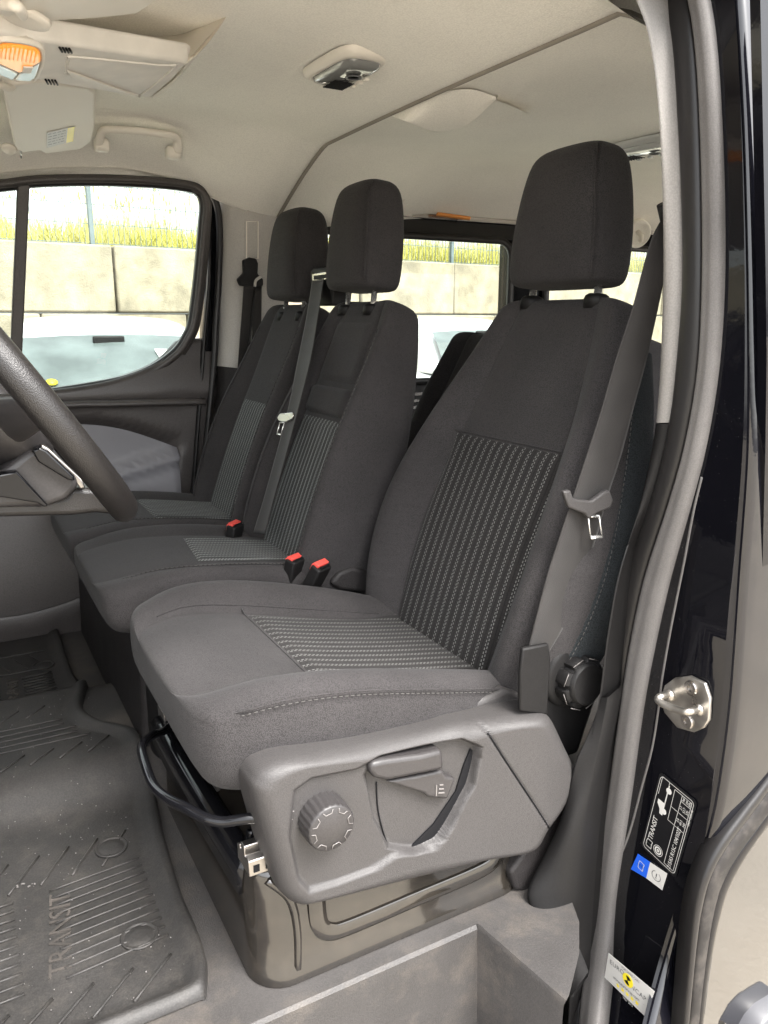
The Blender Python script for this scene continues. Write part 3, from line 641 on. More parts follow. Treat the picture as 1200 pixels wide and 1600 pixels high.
# seam along the outboard bolster, with its stitches, and the inboard one
pa = []
for i in range(26):
    x = 0.232+0.0195*i; w = DC.hw(max(x, .25)); zt = DC.z(0.99, max(x, .25)); zb = 0.25
    pa.append(V(x, DY-w*lerp(0.90, 0.997, sstep(0.225, 0.285, x))-0.0012, zt+0.004-0.004*sstep(0.27, 0.23, x)))
mb = MB(); mb.tube(pa, 0.0012, 6); mb.build('seam', 'fabric', ds); stitches(pa, 'stitching', ds, off=V(0, -0.0008, -0.005))
mb = MB(); mb.tube([DC.p(0.66, x, 0.0) for x in [0.255+0.02*i for i in range(22)]], 0.0014, 6); mb.build('seam', 'fabric', ds)
mb = MB(); mb.tube([DC.p(lerp(-0.64, 0.64, i/20), 0.400, 0.0005) for i in range(21)], 0.0014, 6); mb.build('seam', 'fabric', ds)
# flap under the front edge
mb = MB(); mb.prism([V(0.236, -0.610, 0.300), V(0.246, -0.610, 0.252), V(0.236, -0.24, 0.252), V(0.226, -0.24, 0.300)], (0.006, 0, 0.002)); mb.build('front_flap', 'black_plastic', ds, smooth=False, bevel=0.002)

# ---- moulded side valance, knob and lever
PY = -0.705
def pv(u, v, Y=None): return P(u, v, Y=PY if Y is None else Y)
out_px = [(393, 1240), (397, 1218), (412, 1201), (445, 1186), (500, 1176), (560, 1166), (620, 1154), (680, 1141), (715, 1132), (748, 1127), (790, 1119), (825, 1112), (846, 1111), (858, 1122), (876, 1160), (893, 1198), (890, 1222), (872, 1256), (850, 1288), (832, 1318), (800, 1334), (740, 1351), (660, 1372), (560, 1396), (480, 1414), (458, 1414), (438, 1396), (424, 1356), (408, 1300)]
inner_px = [(452, 1226), (480, 1206), (552, 1192), (584, 1174), (650, 1160), (716, 1147), (738, 1156), (744, 1178), (730, 1226), (700, 1285), (672, 1322), (610, 1332), (580, 1352), (520, 1374), (476, 1386), (458, 1366), (444, 1300)]
deep_px = [(566, 1206), (590, 1174), (716, 1149), (744, 1160), (734, 1220), (684, 1308), (644, 1328), (604, 1322), (580, 1276)]
def XZ(l): return [(q.x, q.z) for q in (pv(u, v) for u, v in l)]
def sdf(poly, x, z):
    d = 1e9; ins = False; n = len(poly)
    for i in range(n):
        x0, z0 = poly[i]; x1, z1 = poly[(i+1) % n]; ex, ez = x1-x0, z1-z0
        t = max(0, min(1, ((x-x0)*ex+(z-z0)*ez)/(ex*ex+ez*ez))); dx, dz = x-x0-ex*t, z-z0-ez*t; d = min(d, dx*dx+dz*dz)
        if (z0 > z) != (z1 > z) and x < x0+(z-z0)/(z1-z0)*ex: ins = not ins
    return math.sqrt(d)*(1 if ins else -1)
IN, DP = XZ(inner_px), XZ(deep_px)
oc = [(q.x, q.z) for q in spline([pv(u, v) for u, v in out_px], 9, closed=True)]
cx, cz = sum(q[0] for q in oc)/len(oc), sum(q[1] for q in oc)/len(oc)
mb = MB(); rows = []; K = 110
def capline(x, z):      # parting line of the rear cap, from its top corner to its lower corner
    a, b = pv(747, 1128), pv(845, 1286); t = (b-a).normalized(); q = V(x, PY, z)-a; return q.x*t.z-q.z*t.x
for k in range(K+1):
    s = k/K; row = []
    for x0, z0 in oc:
        rs = 1-(1-s)**1.0
        x = lerp(x0, cx, rs*0.995); z = lerp(z0, cz, rs*0.995)
        de = max(0.0, math.hypot(x-x0, z-z0)*0.8)
        h = -0.030*(1-math.sqrt(max(0, 1-(1-min(1, de/0.022))**2)))
        h -= 0.007*sstep(-0.001, 0.006, sdf(IN, x, z)); h -= 0.010*sstep(-0.0005, 0.0035, sdf(DP, x, z))
        c_ = capline(x, z); h += 0.006*sstep(0.0, 0.004, -c_) if False else 0
        h -= 0.004*math.exp(-(c_/0.0011)**2)
        h += 0.012*sstep(0.0, 0.10, x-0.60)          # the rear end flares outwards
        row.append(V(x, PY-0.012-h*1.0 if False else PY-0.014-h, z))
    rows.append(row)
rows.insert(0, [V(p.x, PY+0.055, p.z) for p in rows[0]])
mb.grid(rows, True); sv = mb.build('side_valance', 'seat_plastic', ds)
mb = MB(); mb.prism([P(u, v, Y=-0.665) for u, v in [(690, 1160), (712, 1112), (745, 1096), (790, 1078), (815, 1084), (830, 1130)]], (0, 0.03, 0)); mb.build('rear_ledge', 'seat_plastic', ds, bevel=0.008, bseg=3)
# dark gap behind the lever
gp = [pv(u, v, PY+0.004-0.0) for u, v in [(728, 1168), (737, 1172), (722, 1222), (690, 1280), (655, 1318), (640, 1322), (634, 1316), (668, 1282), (702, 1232), (716, 1190)]]
mb = MB(); mb.prism([V(p.x, PY+0.0005, p.z) for p in [pv(u, v, PY+0.010) for u, v in [(729, 1166), (739, 1171), (724, 1222), (692, 1280), (657, 1318), (641, 1323), (636, 1318), (672, 1282), (706, 1232), (719, 1190)]]], (0, 0.004, 0)); mb.build('lever_slot', 'black_print', sv, smooth=False)
# recline/height lever
lv = thing('x', 'x', 'x'); bpy.data.objects.remove(lv)
mb = MB(); mb.prism([pv(u, v, PY-0.018) for u, v in [(580, 1193), (600, 1188), (660, 1180), (692, 1172), (695, 1203), (650, 1212), (606, 1221), (586, 1217), (578, 1208)]], (0, 0.026, 0.0)); lev = mb.build('lever', 'knob_plastic', ds, bevel=0.006, bseg=3)
mb = MB(); mb.prism([pv(u, v, PY-0.010) for u, v in [(604, 1222), (655, 1212), (692, 1204), (698, 1214), (713, 1216), (700, 1250), (668, 1246), (662, 1240)]], (0, 0.02, 0)); mb.build('lever_arm', 'knob_plastic', lev, bevel=0.004, bseg=3)
mb = MB(); q0 = pv(690, 1233, PY-0.0115); q0.y = PY-0.0108
for k in range(3): mb.box(q0+V(0.0, 0, 0.006*(k-1)), (0.010-0.002*k, 0.0012, 0.0016), Matrix.Rotation(0.25, 3, 'Y'))
mb.box(q0+V(-0.008, 0, 0), (0.0016, 0.0012, 0.016)); mb.build('seat_symbol', 'mark_grey', lev, smooth=False)
ca, cb_ = pv(747, 1128), pv(845, 1286)
mb = MB(); mb.tube([V(q.x, PY-0.0140-0.012*sstep(0.0, 0.10, q.x-0.60)+0.0006, q.z) for q in [ca.lerp(cb_, lerp(0.06, 0.96, k/20)) for k in range(21)]], 0.0011, 6); mb.build('parting_line', 'black_print', sv)
# parting line beside the lever
mb = MB(); mb.tube(spline([pv(u, v, PY+0.0020) for u, v in [(588, 1222), (590, 1260), (596, 1290), (604, 1316)]], 6), 0.001, 6); mb.build('parting_line', 'black_print', sv)
# cushion-tilt knob
kc = pv(505, 1277, PY-0.012)
def flute(k, r, h): return 1.0 if (r < 0.024 or h > 0.024) else (1.0 if (k % 4) < 2 else 0.965)
mb = MB(); mb.lathe([(0.0320, -0.012), (0.0320, 0.010), (0.0315, 0.014), (0.0310, 0.0215), (0.0300, 0.0245), (0.028, 0.0262), (0.0, 0.0267)], kc, V(0, -1, 0), 96, flute); kn = mb.build('tilt_knob', 'knob_plastic', ds, sharp=50)
mb = MB()
for k in range(8):
    g = 2*math.pi*k/8+0.2; c0 = kc+V(0, -0.0269, 0); e = V(math.cos(g), 0, math.sin(g)); f = V(-math.sin(g), 0, math.cos(g))
    mb.tube([c0+e*0.0265-f*0.0065, c0+e*0.0218-f*0.004, c0+e*0.0218+f*0.004, c0+e*0.0265+f*0.0065], 0.0006, 6)
mb.build('knob_marks', 'mark_grey', kn)
mb = MB(); c0 = pv(446, 1272, PY-0.004); c0.y = PY-0.0072
mb.tube([c0+V(0.006, 0, 0.008), c0+V(0, 0, 0.007), c0+V(-0.001, 0, -0.006), c0+V(0.008, 0, -0.008)], 0.0007, 6); mb.tube([c0+V(0.010, 0, 0.003), c0+V(0.005, 0, 0.002), c0+V(0.005, 0, -0.002)], 0.0007, 6); mb.build('seat_symbol', 'mark_grey', sv)
# recliner wheel on the near rear hinge, with its housing
hc = P(893, 1058, Y=-0.675)
mb = MB(); mb.lathe([(0.052, -0.03), (0.052, 0.0), (0.049, 0.006), (0.043, 0.008), (0.0, 0.008)], hc+V(-0.004, 0, 0.006), V(0, -1, 0), 40); hb = mb.build('hinge_cover', 'black_plastic', ds, sharp=50)
def lobes(k, r, h): return 1.0-(0.15*sstep(0.45, 0.70, math.cos(2*math.pi*k/96*8)) if (r > 0.034 and h < 0.029) else 0)
mb = MB(); mb.lathe([(0.040, 0.006), (0.040, 0.024), (0.0385, 0.027), (0.0335, 0.029), (0.032, 0.034), (0.030, 0.036), (0.0, 0.037)], hc, V(0.05, -1, 0.05), 96, lobes); rw = mb.build('recliner_wheel', 'black_plastic', hb, sharp=40)
mb = MB()
for k in range(8):
    g = 2*math.pi*(k+.5)/8; ee = V(math.cos(g), 0, math.sin(g)); ff = V(-math.sin(g), 0, math.cos(g)); c0 = hc+V(0, -0.0285, 0)
    mb.tube([c0+ee*0.0395-ff*0.010, c0+ee*0.0395, c0+ee*0.0395+ff*0.010], 0.0006, 6)
mb.build('edge_highlights', 'mark_grey', rw)  # highlights on the lobe edges, drawn as thin pale strokes
mb = MB(); mb.prism([P(u, v, Y=-0.675) for u, v in [(850, 1010), (920, 1010), (935, 1090), (905, 1180), (870, 1190), (840, 1100)]], (0, 0.05, 0)); mb.build('hinge_bracket', 'black_plastic', ds, bevel=0.01, bseg=3)

# ---- pressed steel pedestal, slide rail and adjuster bar
mb = MB(); rows = []
def ped_ring(z, ins):
    x0, x1, y0, y1 = 0.262+ins*0.3, 0.70, -0.695+ins, -0.17-ins; r = 0.05; loop = []
    for cx_, cy_, a0 in ((x1-r, y1-r, 0), (x0+r, y1-r, 90), (x0+r, y0+r, 180), (x1-r, y0+r, 270)):
        for k in range(9): a = R(a0+90*k/8); loop.append(V(cx_+r*math.cos(a), cy_+r*math.sin(a), z))
    return loop
zs = [(-0.003, 0.0), (0.012, 0.001), (0.02, 0.006), (0.06, 0.008), (0.12, 0.010), (0.150, 0.012), (0.160, 0.016), (0.166, 0.026)]
mb.grid([ped_ring(z, i) for z, i in zs], True, False, True); pd = mb.build('pedestal', 'pedestal_paint', ds, sharp=60)
# swaged panel on its side: a shallow raised frame round a flat field
mb = MB(); rows = []
lp = spline([V(x, -0.6905, z) for x, z in [(0.348, 0.145), (0.348, 0.10), (0.352, 0.066), (0.366, 0.050), (0.395, 0.045), (0.50, 0.047), (0.61, 0.050), (0.640, 0.062), (0.650, 0.09), (0.652, 0.14)]], 6)
mb.sweep(lp, [(-0.012, -0.001), (-0.007, 0.0014), (0.0, 0.0024), (0.007, 0.0014), (0.012, -0.001)], V(0, -1, 0), closed_prof=False); mb.build('swage', 'pedestal_paint', pd)
# vertical swage near the front corner, raised rail carriers
mb = MB(); mb.sweep(spline([V(0.318, -0.690, 0.005), V(0.320, -0.688, 0.07), V(0.312, -0.686, 0.12), V(0.285, -0.68, 0.155)], 6), [(-0.006, -0.002), (-0.003, 0.003), (0.003, 0.003), (0.006, -0.002)], V(0, -1, 0)); mb.build('swage', 'pedestal_paint', pd)
mb = MB(); mb.sweep(spline([V(0.278, -0.640, 0.158), V(0.268, -0.56, 0.172), V(0.262, -0.40, 0.176), V(0.262, -0.22, 0.174)], 6), [(-0.016, -0.05), (-0.018, -0.010), (-0.010, 0.0), (0.010, 0.002), (0.018, -0.008), (0.018, -0.05)], V(0, 0, 1)); mb.build('front_beam', 'gloss_black', pd)
for yy in (-0.655, -0.225):
    mb = MB(); L0 = 0.262
    mb.sweep([V(L0, yy, 0.166), V(0.70, yy, 0.166)], [(-0.022, 0), (0.022, 0), (0.022, 0.022), (0.012, 0.026), (0.012, 0.020), (0.006, 0.020), (0.006, 0.034), (-0.006, 0.034), (-0.006, 0.020), (-0.012, 0.020), (-0.012, 0.026), (-0.022, 0.022)], V(0, 0, 1)); rl = mb.build('slide_rail', 'satin_steel', ds, smooth=False, bevel=0.0012)
    mb = MB(); mb.box((0.272, yy-0.0222, 0.176), (0.008, 0.001, 0.010)); mb.box((0.288, yy-0.0222, 0.176), (0.008, 0.001, 0.010)); mb.build('rail_slots', 'black_print', rl, smooth=False)
mb = MB(); bc = V(0.290, -0.610, 0.166); mb.lathe([(0.012, 0), (0.012, 0.004), (0.008, 0.005), (0.008, 0.016), (0.006, 0.018), (0.0, 0.017)], bc, V(0, 0, 1), 20); mb.build('bolt', 'gloss_black', pd, sharp=40)
bar = [(0.36, -0.690, 0.225), P(400, 1278, Y=-0.675), P(350, 1284, Y=-0.655), P(318, 1277, Y=-0.635), P(290, 1262, Y=-0.61), P(262, 1248, Y=-0.575), P(240, 1228, Y=-0.53), P(228, 1198, Y=-0.48), P(221, 1172, Y=-0.43), P(225, 1160, Y=-0.40), P(240, 1148, Y=-0.35), P(262, 1138, Y=-0.30), (0.33, -0.24, 0.20)]
mb = MB(); mb.tube(spline(bar, 6), 0.0068, 14); mb.build('slide_bar', 'gloss_black', ds)
# bellows of wiring and cross tube in the dark under the cushion
mb = MB(); mb.box((0.52, -0.43, 0.215), (0.40, 0.36, 0.03)); mb.build('seat_pan', 'black_plastic', ds, smooth=False, bevel=0.006)
# lower rear trim strut behind the valance
mb = MB(); mb.prism([P(u, v, Y=-0.70) for u, v in [(893, 1228), (905, 1240), (848, 1358), (826, 1398), (806, 1392), (797, 1365), (836, 1310)]], (0, 0.03, 0)); mb.build('rear_strut', 'dark_plastic', ds, bevel=0.006, bseg=3)

# ---------------------------------------------------------------- passenger double bench
pb = thing('passenger_bench', 'double passenger bench in dark cloth beyond the driver seat', 'seat', (0.45, 0.26, 0))
def bench_back(yc, hwt, hwb, x0=0.575, H=0.60, far=False):
    hw = lambda t: smooth_tab([(0.0, hwb*0.94), (0.15, hwb), (0.45, hwb), (0.75, lerp(hwb, hwt, .55)), (0.93, hwt), (1.0, hwt*0.93)], t)
    bl = lambda t: smooth_tab([(0, 0.030), (0.2, 0.048), (0.5, 0.048), (0.8, 0.025), (1, 0.010)], t)
    return Back(x0, 0.300, yc, H, R(21), hw, bl, lambda t: smooth_tab([(0, 0.10), (0.3, 0.13), (0.7, 0.11), (1.0, 0.07)], t), seam=0.60, lum=0.008)
ts = [0.0, 0.07, 0.15, 0.25, 0.36, 0.47, 0.58, 0.68, 0.78, 0.86, 0.92, 0.96, 0.985]
MBk = bench_back(0.035, 0.160, 0.195); MBk.shell('backrest', 'fabric', pb, ts)
RBk = bench_back(0.440, 0.165, 0.200); RBk.shell('backrest', 'fabric', pb, ts)
MBk.patch('backrest_insert', 'striped_bench', pb, -0.092, 0.108, 0.0, 0.60, off=0.0035)
RBk.patch('backrest_insert', 'striped_bench', pb, -0.105, 0.105, 0.0, 0.60, off=0.0035)
# fold-down tray pad of the middle backrest
mb = MB(); rows = []
for i in range(13):
    t = lerp(0.615, 0.72, i/12); rows.append([MBk.p(0, t, 0.010-0.010*(max(0, abs(i-6)-4)/2)**2-0.009*(1 if j in (0, 12) else 0), y=lerp(-0.095, 0.112, j/12)) for j in range(13)])
mb.grid(rows); mb.build('tray_pad', 'fabric', pb)
mb = MB(); rows = []
for i in range(13):
    t = lerp(0.735, 0.965, i/12); rows.append([MBk.p(0, t, 0.006-0.008*(1 if j in (0, 12) or i in (0, 12) else 0), y=lerp(-0.095, 0.105, j/12)*lerp(1, .88, i/12)) for j in range(13)])
mb.grid(rows); mb.build('upper_pad', 'fabric', pb)
for B in (MBk, RBk):
    for sgn in (-1, 1):
        pa = [B.p(sgn*0.80, lerp(0.03, 0.93, i/40), -0.0003) for i in range(41)]
        mb = MB(); mb.tube(pa, 0.0015, 6); mb.build('seam', 'fabric', pb)
        if sgn < 0: stitches(pa, 'stitching', pb, off=V(-0.0012, -0.004, 0.0006), L=0.006, gap=0.004)
headrest(pb, (0.818, 0.062, 1.012), 0.206, 0.222, 0.105, rec=R(6), post_dx=0.060, sink=0.045, topk=0.80)
headrest(pb, (0.818, 0.430, 1.000), 0.206, 0.222, 0.105, rec=R(6), post_dx=0.060, sink=0.045, topk=0.80)
def bench_cushion(yc, w, name='cushion'):
    hw = lambda x: smooth_tab([(0.20, w*0.93), (0.28, w), (0.5, w), (0.68, w*0.97)], x)
    bl = lambda x: smooth_tab([(0.20, 0.002), (0.28, 0.008), (0.45, 0.014), (0.62, 0.012)], x)
    C_ = Cushion(yc, [(0.235, 0.385, 0.295), (0.30, 0.394, 0.28), (0.40, 0.388, 0.28), (0.50, 0.374, 0.28), (0.60, 0.358, 0.28), (0.68, 0.35, 0.28)], hw, bl, seam=0.60)
    C_.shell(name, 'fabric', pb, [0.235, 0.27, 0.32, 0.38, 0.44, 0.50, 0.56, 0.62, 0.67], front=0.04); return C_
MC = bench_cushion(0.050, 0.200); RC = bench_cushion(0.455, 0.200)
MC.patch('cushion_insert', 'striped_bench', pb, -0.100, 0.085, 0.40, 0.61, off=0.0035, wave=1.0, skew=0.02)
RC.patch('cushion_insert', 'striped_bench', pb, -0.115, 0.115, 0.40, 0.63, off=0.0035, wave=1.0)
for C_, a in ((MC, 0.86), (RC, 0.86)):
    pa = [C_.p(-lerp(0.72, a, sstep(0.23, 0.42, x)), x, 0.0) for x in [0.240+0.02*i for i in range(20)]]
    mb = MB(); mb.tube(pa, 0.0014, 6); mb.build('seam', 'fabric', pb); stitches(pa, 'stitching', pb, off=V(0, -0.004, 0.0012))
# bolster rolls tying cushions and backrests together at the rear
mb = MB(); mb.tube(spline([V(0.655, -0.12, 0.330), V(0.645, 0.05, 0.338), V(0.645, 0.25, 0.338), V(0.645, 0.45, 0.338), V(0.655, 0.64, 0.33)], 6), 0.028, 14); mb.build('rear_roll', 'fabric', pb)
# plastic box that carries the bench, its front skirt and a round column
mb = MB(); mb.prism([V(0.250, -0.09, 0.0), V(0.262, -0.09, 0.285), V(0.60, -0.09, 0.285), V(0.60, -0.09, 0.0)], (0, 0.78, 0)); mb.build('base_box', 'dark_plastic', pb, bevel=0.012, bseg=3)
mb = MB(); mb.lathe([(0.045, 0), (0.045, 0.27), (0.05, 0.285), (0.0, 0.285)], V(0.31, -0.095, 0.0), V(0, 0, 1), 28); mb.build('base_column', 'black_plastic', pb, sharp=50)
mb = MB(); mb.prism([V(0.238, 0.1, 0.262), V(0.250, 0.1, 0.25), V(0.250, 0.19, 0.25), V(0.238, 0.19, 0.262)], (0.012, 0, 0.012)); mb.build('latch_tab', 'black_plastic', pb, smooth=False, bevel=0.002)
# plastic hinge shroud between bench and driver seat
mb = MB(); mb.prism([V(0.60, -0.205, 0.30), V(0.72, -0.205, 0.315), V(0.78, -0.205, 0.36), V(0.78, -0.205, 0.24), V(0.60, -0.205, 0.22)], (0, 0.05, 0)); mb.build('hinge_shroud', 'black_plastic', pb, bevel=0.012, bseg=3)

mb = MB(); mb.prism([P(u, v, Y=-0.165) for u, v in [(516, 912), (530, 894), (552, 886), (590, 896), (604, 912), (600, 932), (560, 926), (530, 922)]], (0.0, 0.03, 0)); mb.build('hinge_cover', 'dark_plastic', pb, bevel=0.008, bseg=3)
# ---------------------------------------------------------------- rear row seat seen between the front seats
rs = thing('rear_seat', 'dark rear row seat back showing in the gap between the front seats', 'seat', (1.3, 0.25, 0))
hwr = lambda t: smooth_tab([(0, 0.23), (0.4, 0.23), (0.7, 0.20), (0.9, 0.14), (1.0, 0.11)], t)
for yc in (0.26, -0.22):
    RB = Back(1.10, 0.25, yc, 0.56, R(17), hwr, lambda t: 0.03, lambda t: 0.10, seam=0.6); RB.shell('backrest', 'fabric', rs, [0, 0.1, 0.25, 0.4, 0.55, 0.7, 0.82, 0.92, 0.985])
mb = MB(); mb.box((1.12, 0.13, 0.16), (0.42, 0.92, 0.16)); mb.build('cushion', 'fabric', rs, bevel=0.03, bseg=4)
# ================================================================== seat belts
def strap(left, right, name, parent, th=0.0016, mat='webbing', n=8):
    "woven strap between two edge curves"
    L_ = spline(left, n); R_ = spline(right, n); mb = MB(); rows = []
    for i_, (a, b) in enumerate(zip(L_, R_)):
        w = b-a; row = []
        t = (L_[min(len(L_)-1, i_+1)]-L_[max(0, i_-1)]).normalized(); nn = w.cross(t).normalized()
        for k in range(17): row.append(a+w*(k/16)+nn*(0.0005*(k % 2)+0.0025*math.sin(math.pi*k/16)))
        rows.append(row)
    mb.grid(rows); o = mb.build(name, mat, parent); s = o.modifiers.new('Solidify', 'SOLIDIFY'); s.thickness = th; s.offset = 0
    return o
def offs(p, q): return [Vector(a)+Vector(b) for a, b in zip(p, q)]
# driver belt
b1 = thing('seat_belt', 'black driver seat belt hanging down the near side of the large driver seat', 'seat belt', (0.8, -0.69, 0.3))
Lp = [P(1046, 325, Y=-0.715), P(1018, 375, Y=-0.712), P(989, 480, Y=-0.705), P(963, 560, Y=-0.70), P(940, 640, Y=-0.70), P(917, 712, Y=-0.70), P(896, 775, Y=-0.70), P(876, 835, Y=-0.698), P(855, 900, Y=-0.696), P(838, 965, Y=-0.695), P(824, 1020, Y=-0.695)]
Rp = [P(1062, 345, Y=-0.722), P(1042, 420, Y=-0.718), P(1024, 500, Y=-0.700), P(1008, 570, Y=-0.692), P(989, 640, Y=-0.690), P(970, 712, Y=-0.688), P(948, 780, Y=-0.687), P(930, 845, Y=-0.684), P(907, 912, Y=-0.682), P(884, 972, Y=-0.684), P(857, 1020, Y=-0.688)]
strap(Lp, Rp, 'webbing', b1)
tg = MB(); tp = [P(u, v, Y=-0.708) for u, v in [(880, 768), (892, 766), (897, 780), (925, 783), (945, 768), (953, 766), (959, 782), (955, 794), (932, 803), (921, 812), (914, 803), (889, 794)]]
tg.prism(tp, (0.002, 0.010, 0.0)); tng = tg.build('tongue', 'seat_plastic', b1, bevel=0.003, bseg=3)
mb = MB(); lp_ = [P(u, v, Y=-0.703) for u, v in [(915, 806), (930, 803), (941, 806), (941, 842), (923, 842), (918, 822)]]
# steel blade with a window in it: two bars, a head and an end
def bar_(a, b, w, mbx): 
    mbx.tube([a, a.lerp(b, .5), b], w, 8, flat=0.45)
a0, a1, a2, a3 = P(919, 806, Y=-0.702), P(923, 840, Y=-0.702), P(941, 838, Y=-0.702), P(936, 806, Y=-0.702)
for a, b in ((a0, a1), (a1, a2), (a2, a3), (a0, a3)): bar_(a, b, 0.0028, mb)
mb.build('blade', 'chrome', tng)
mb = MB(); mb.prism([P(u, v, Y=-0.712) for u, v in [(817, 1014), (858, 1006), (861, 1030), (856, 1118), (812, 1112), (813, 1050)]], (0.002, 0.009, 0)); mb.build('anchor_sleeve', 'black_plastic', b1, bevel=0.003, bseg=2)
mb = MB(); mb.tube([P(1038, 318, Y=-0.735), P(1044, 345, Y=-0.735)], 0.014, 14, flat=0.7); mb.build('guide_ring', 'black_plastic', b1)
# middle belt: from the guide on the bench top down over the middle backrest
b2 = thing('seat_belt', 'seat belt of the middle place hanging from the slotted guide beside its headrest', 'seat belt', (0.7, 0.2, 0.4))
def bpP(u, v, lift): lift = max(lift, 0.052) if v > 500 else lift; return P(u, v, pl=((0.575-lift, 0, 0.300), (0.353, 0, -0.1355)))
Lp = [P(488, 438, X=0.783), bpP(479, 495, 0.03), bpP(466, 560, 0.04), bpP(450, 640, 0.045), bpP(432, 708, 0.04), bpP(412, 780, 0.02), bpP(396, 832, 0.00)]
Rp = [P(506, 436, X=0.783), bpP(497, 495, 0.03), bpP(486, 560, 0.04), bpP(466, 640, 0.045), bpP(448, 708, 0.04), bpP(428, 780, 0.02), bpP(414, 834, 0.00)]
strap(Lp, Rp, 'webbing', b2)
mb = MB(); mb.prism([bpP(u, v, 0.055) for u, v in [(433, 652), (437, 646), (456, 644), (459, 648), (456, 655), (446, 660), (440, 660), (434, 657)]], (0.010, 0.004, 0)); tn = mb.build('tongue', 'satin_steel', b2, bevel=0.002)
mb = MB()
c = [bpP(u, v, 0.052) for u, v in [(438, 660), (433, 678), (439, 679), (445, 660)]]
for a, b in ((c[0], c[1]), (c[1], c[2]), (c[2], c[3]), (c[3], c[0])): bar_(a, b, 0.0026, mb)
mb.build('blade', 'chrome', tn)
gb = thing('belt_guide', 'black slotted belt guide standing on the bench between its two headrests', 'belt guide', (0.86, 0.3, 0.85))
g = [P(u, v, X=0.79) for u, v in [(484, 424), (488, 419), (516, 416), (519, 422), (519, 478), (486, 478)]]
mb = MB(); mb.prism(g, (0.04, 0, 0)); gbo = mb.build('housing', 'black_plastic', gb, bevel=0.005, bseg=3)
mb = MB(); mb.prism([P(u, v, X=0.788) for u, v in [(487, 428), (515, 424), (515, 434), (500, 440), (488, 440)]], (0.004, 0, 0)); mb.build('slot_frame', 'chrome', gbo, bevel=0.001)
mb = MB(); mb.prism([P(u, v, X=0.7865) for u, v in [(490, 431), (512, 428), (512, 433), (499, 437), (490, 437)]], (0.002, 0, 0)); mb.build('slot', 'black_print', gbo, smooth=False)
# right belt on the far pillar
b3 = thing('seat_belt', 'far passenger seat belt hanging from the swivel guide on the beige pillar', 'seat belt', (0.8, 0.72, 0.4))
Lp = [P(381, 446, Y=0.700), P(378, 490, Y=0.70), P(374, 540, Y=0.70), P(370, 590, Y=0.70), P(362, 640, Y=0.70), P(354, 690, Y=0.70)]
Rp = [P(398, 446, Y=0.705), P(393, 490, Y=0.705), P(391, 540, Y=0.705), P(390, 590, Y=0.705), P(386, 640, Y=0.705), P(374, 690, Y=0.705)]
strap(Lp, Rp, 'webbing', b3)
strap([P(396, 446, Y=0.72), P(394, 540, Y=0.72), P(394, 640, Y=0.72)], [P(409, 446, Y=0.72), P(408, 540, Y=0.72), P(408, 640, Y=0.72)], 'webbing', b3)
strap([P(352, 716, Y=0.66), P(330, 740, Y=0.66), P(312, 762, Y=0.66), P(302, 790, Y=0.66)], [P(350, 742, Y=0.66), P(334, 762, Y=0.66), P(320, 778, Y=0.66), P(310, 790, Y=0.66)], 'webbing', b3)
mb = MB(); mb.prism([P(u, v, Y=0.705) for u, v in [(381, 406), (390, 402), (401, 404), (404, 412), (403, 428), (412, 436), (412, 446), (404, 450), (376, 446), (372, 436), (382, 426)]], (0, 0.02, 0)); mb.build('swivel_guide', 'black_plastic', b3, bevel=0.004, bseg=3)
mb = MB(); mb.tube(spline([P(398, 448, Y=0.700), P(400, 438, Y=0.700), P(408, 432, Y=0.700)], 5), 0.004, 8); mb.build('guide_clip', 'pillar_trim', b3)

# buckles: black body, red button with slot
def buckle(label, cpx, z, ang, tilt, s=1.0):
    base = P(cpx[0], cpx[1], Z=z); t = thing('seat_belt_buckle', label, 'buckle', base, 'seat belt buckles')
    M = Matrix.Rotation(ang, 3, 'Z') @ Matrix.Rotation(tilt, 3, 'Y')
    mb = MB(); rows = []
    mb.box(base+M @ V(0.0, 0, -0.035), (0.024*s, 0.044*s, 0.075*s), M); bo = mb.build('body', 'black_plastic', t, bevel=0.004, bseg=3)
    mb = MB(); mb.box(base+M @ V(-0.004*s, 0, 0.0035*s), (0.013*s, 0.036*s, 0.006*s), M); mb.box(base+M @ V(-0.0122*s, 0, -0.006*s), (0.002*s, 0.036*s, 0.016*s), M); mb.build('release_button', 'red_plastic', bo, bevel=0.0015)
    mb = MB(); mb.box(base+M @ V(0.0065*s, 0, 0.003*s), (0.004*s, 0.028*s, 0.0025*s), M); mb.build('slot', 'black_print', bo, smooth=False)
    return t
buckle('red buttoned buckle farthest away, on the far bench cushion', (368, 820), 0.395, R(-50), R(12), 0.95)
buckle('left of the two red buckles standing together behind the driver cushion', (463, 874), 0.392, R(-60), R(14))
buckle('right one of the paired red buckles, closest to the driver backrest', (503, 884), 0.392, R(-60), R(30), 0.95)

# ================================================================== steering wheel
wx, wz, wr, wt = 0.086, 0.757, 0.183, R(33)
wh = thing('steering_wheel', 'dark worn leather steering wheel cut off by the left edge', 'steering wheel', (0.0, -0.43, 0.6))
wc = V(wx, -0.43, wz); eU = V(-math.sin(wt), 0, math.cos(wt)); eN = V(math.cos(wt), 0, math.sin(wt)); eY = V(0, 1, 0)
mb = MB(); mb.tube([wc+eY*(wr*math.cos(2*math.pi*k/96))+eU*(wr*math.sin(2*math.pi*k/96)) for k in range(96)], 0.0178, 20, closed=True, flat=1.05); rim = mb.build('rim', 'leather', wh)
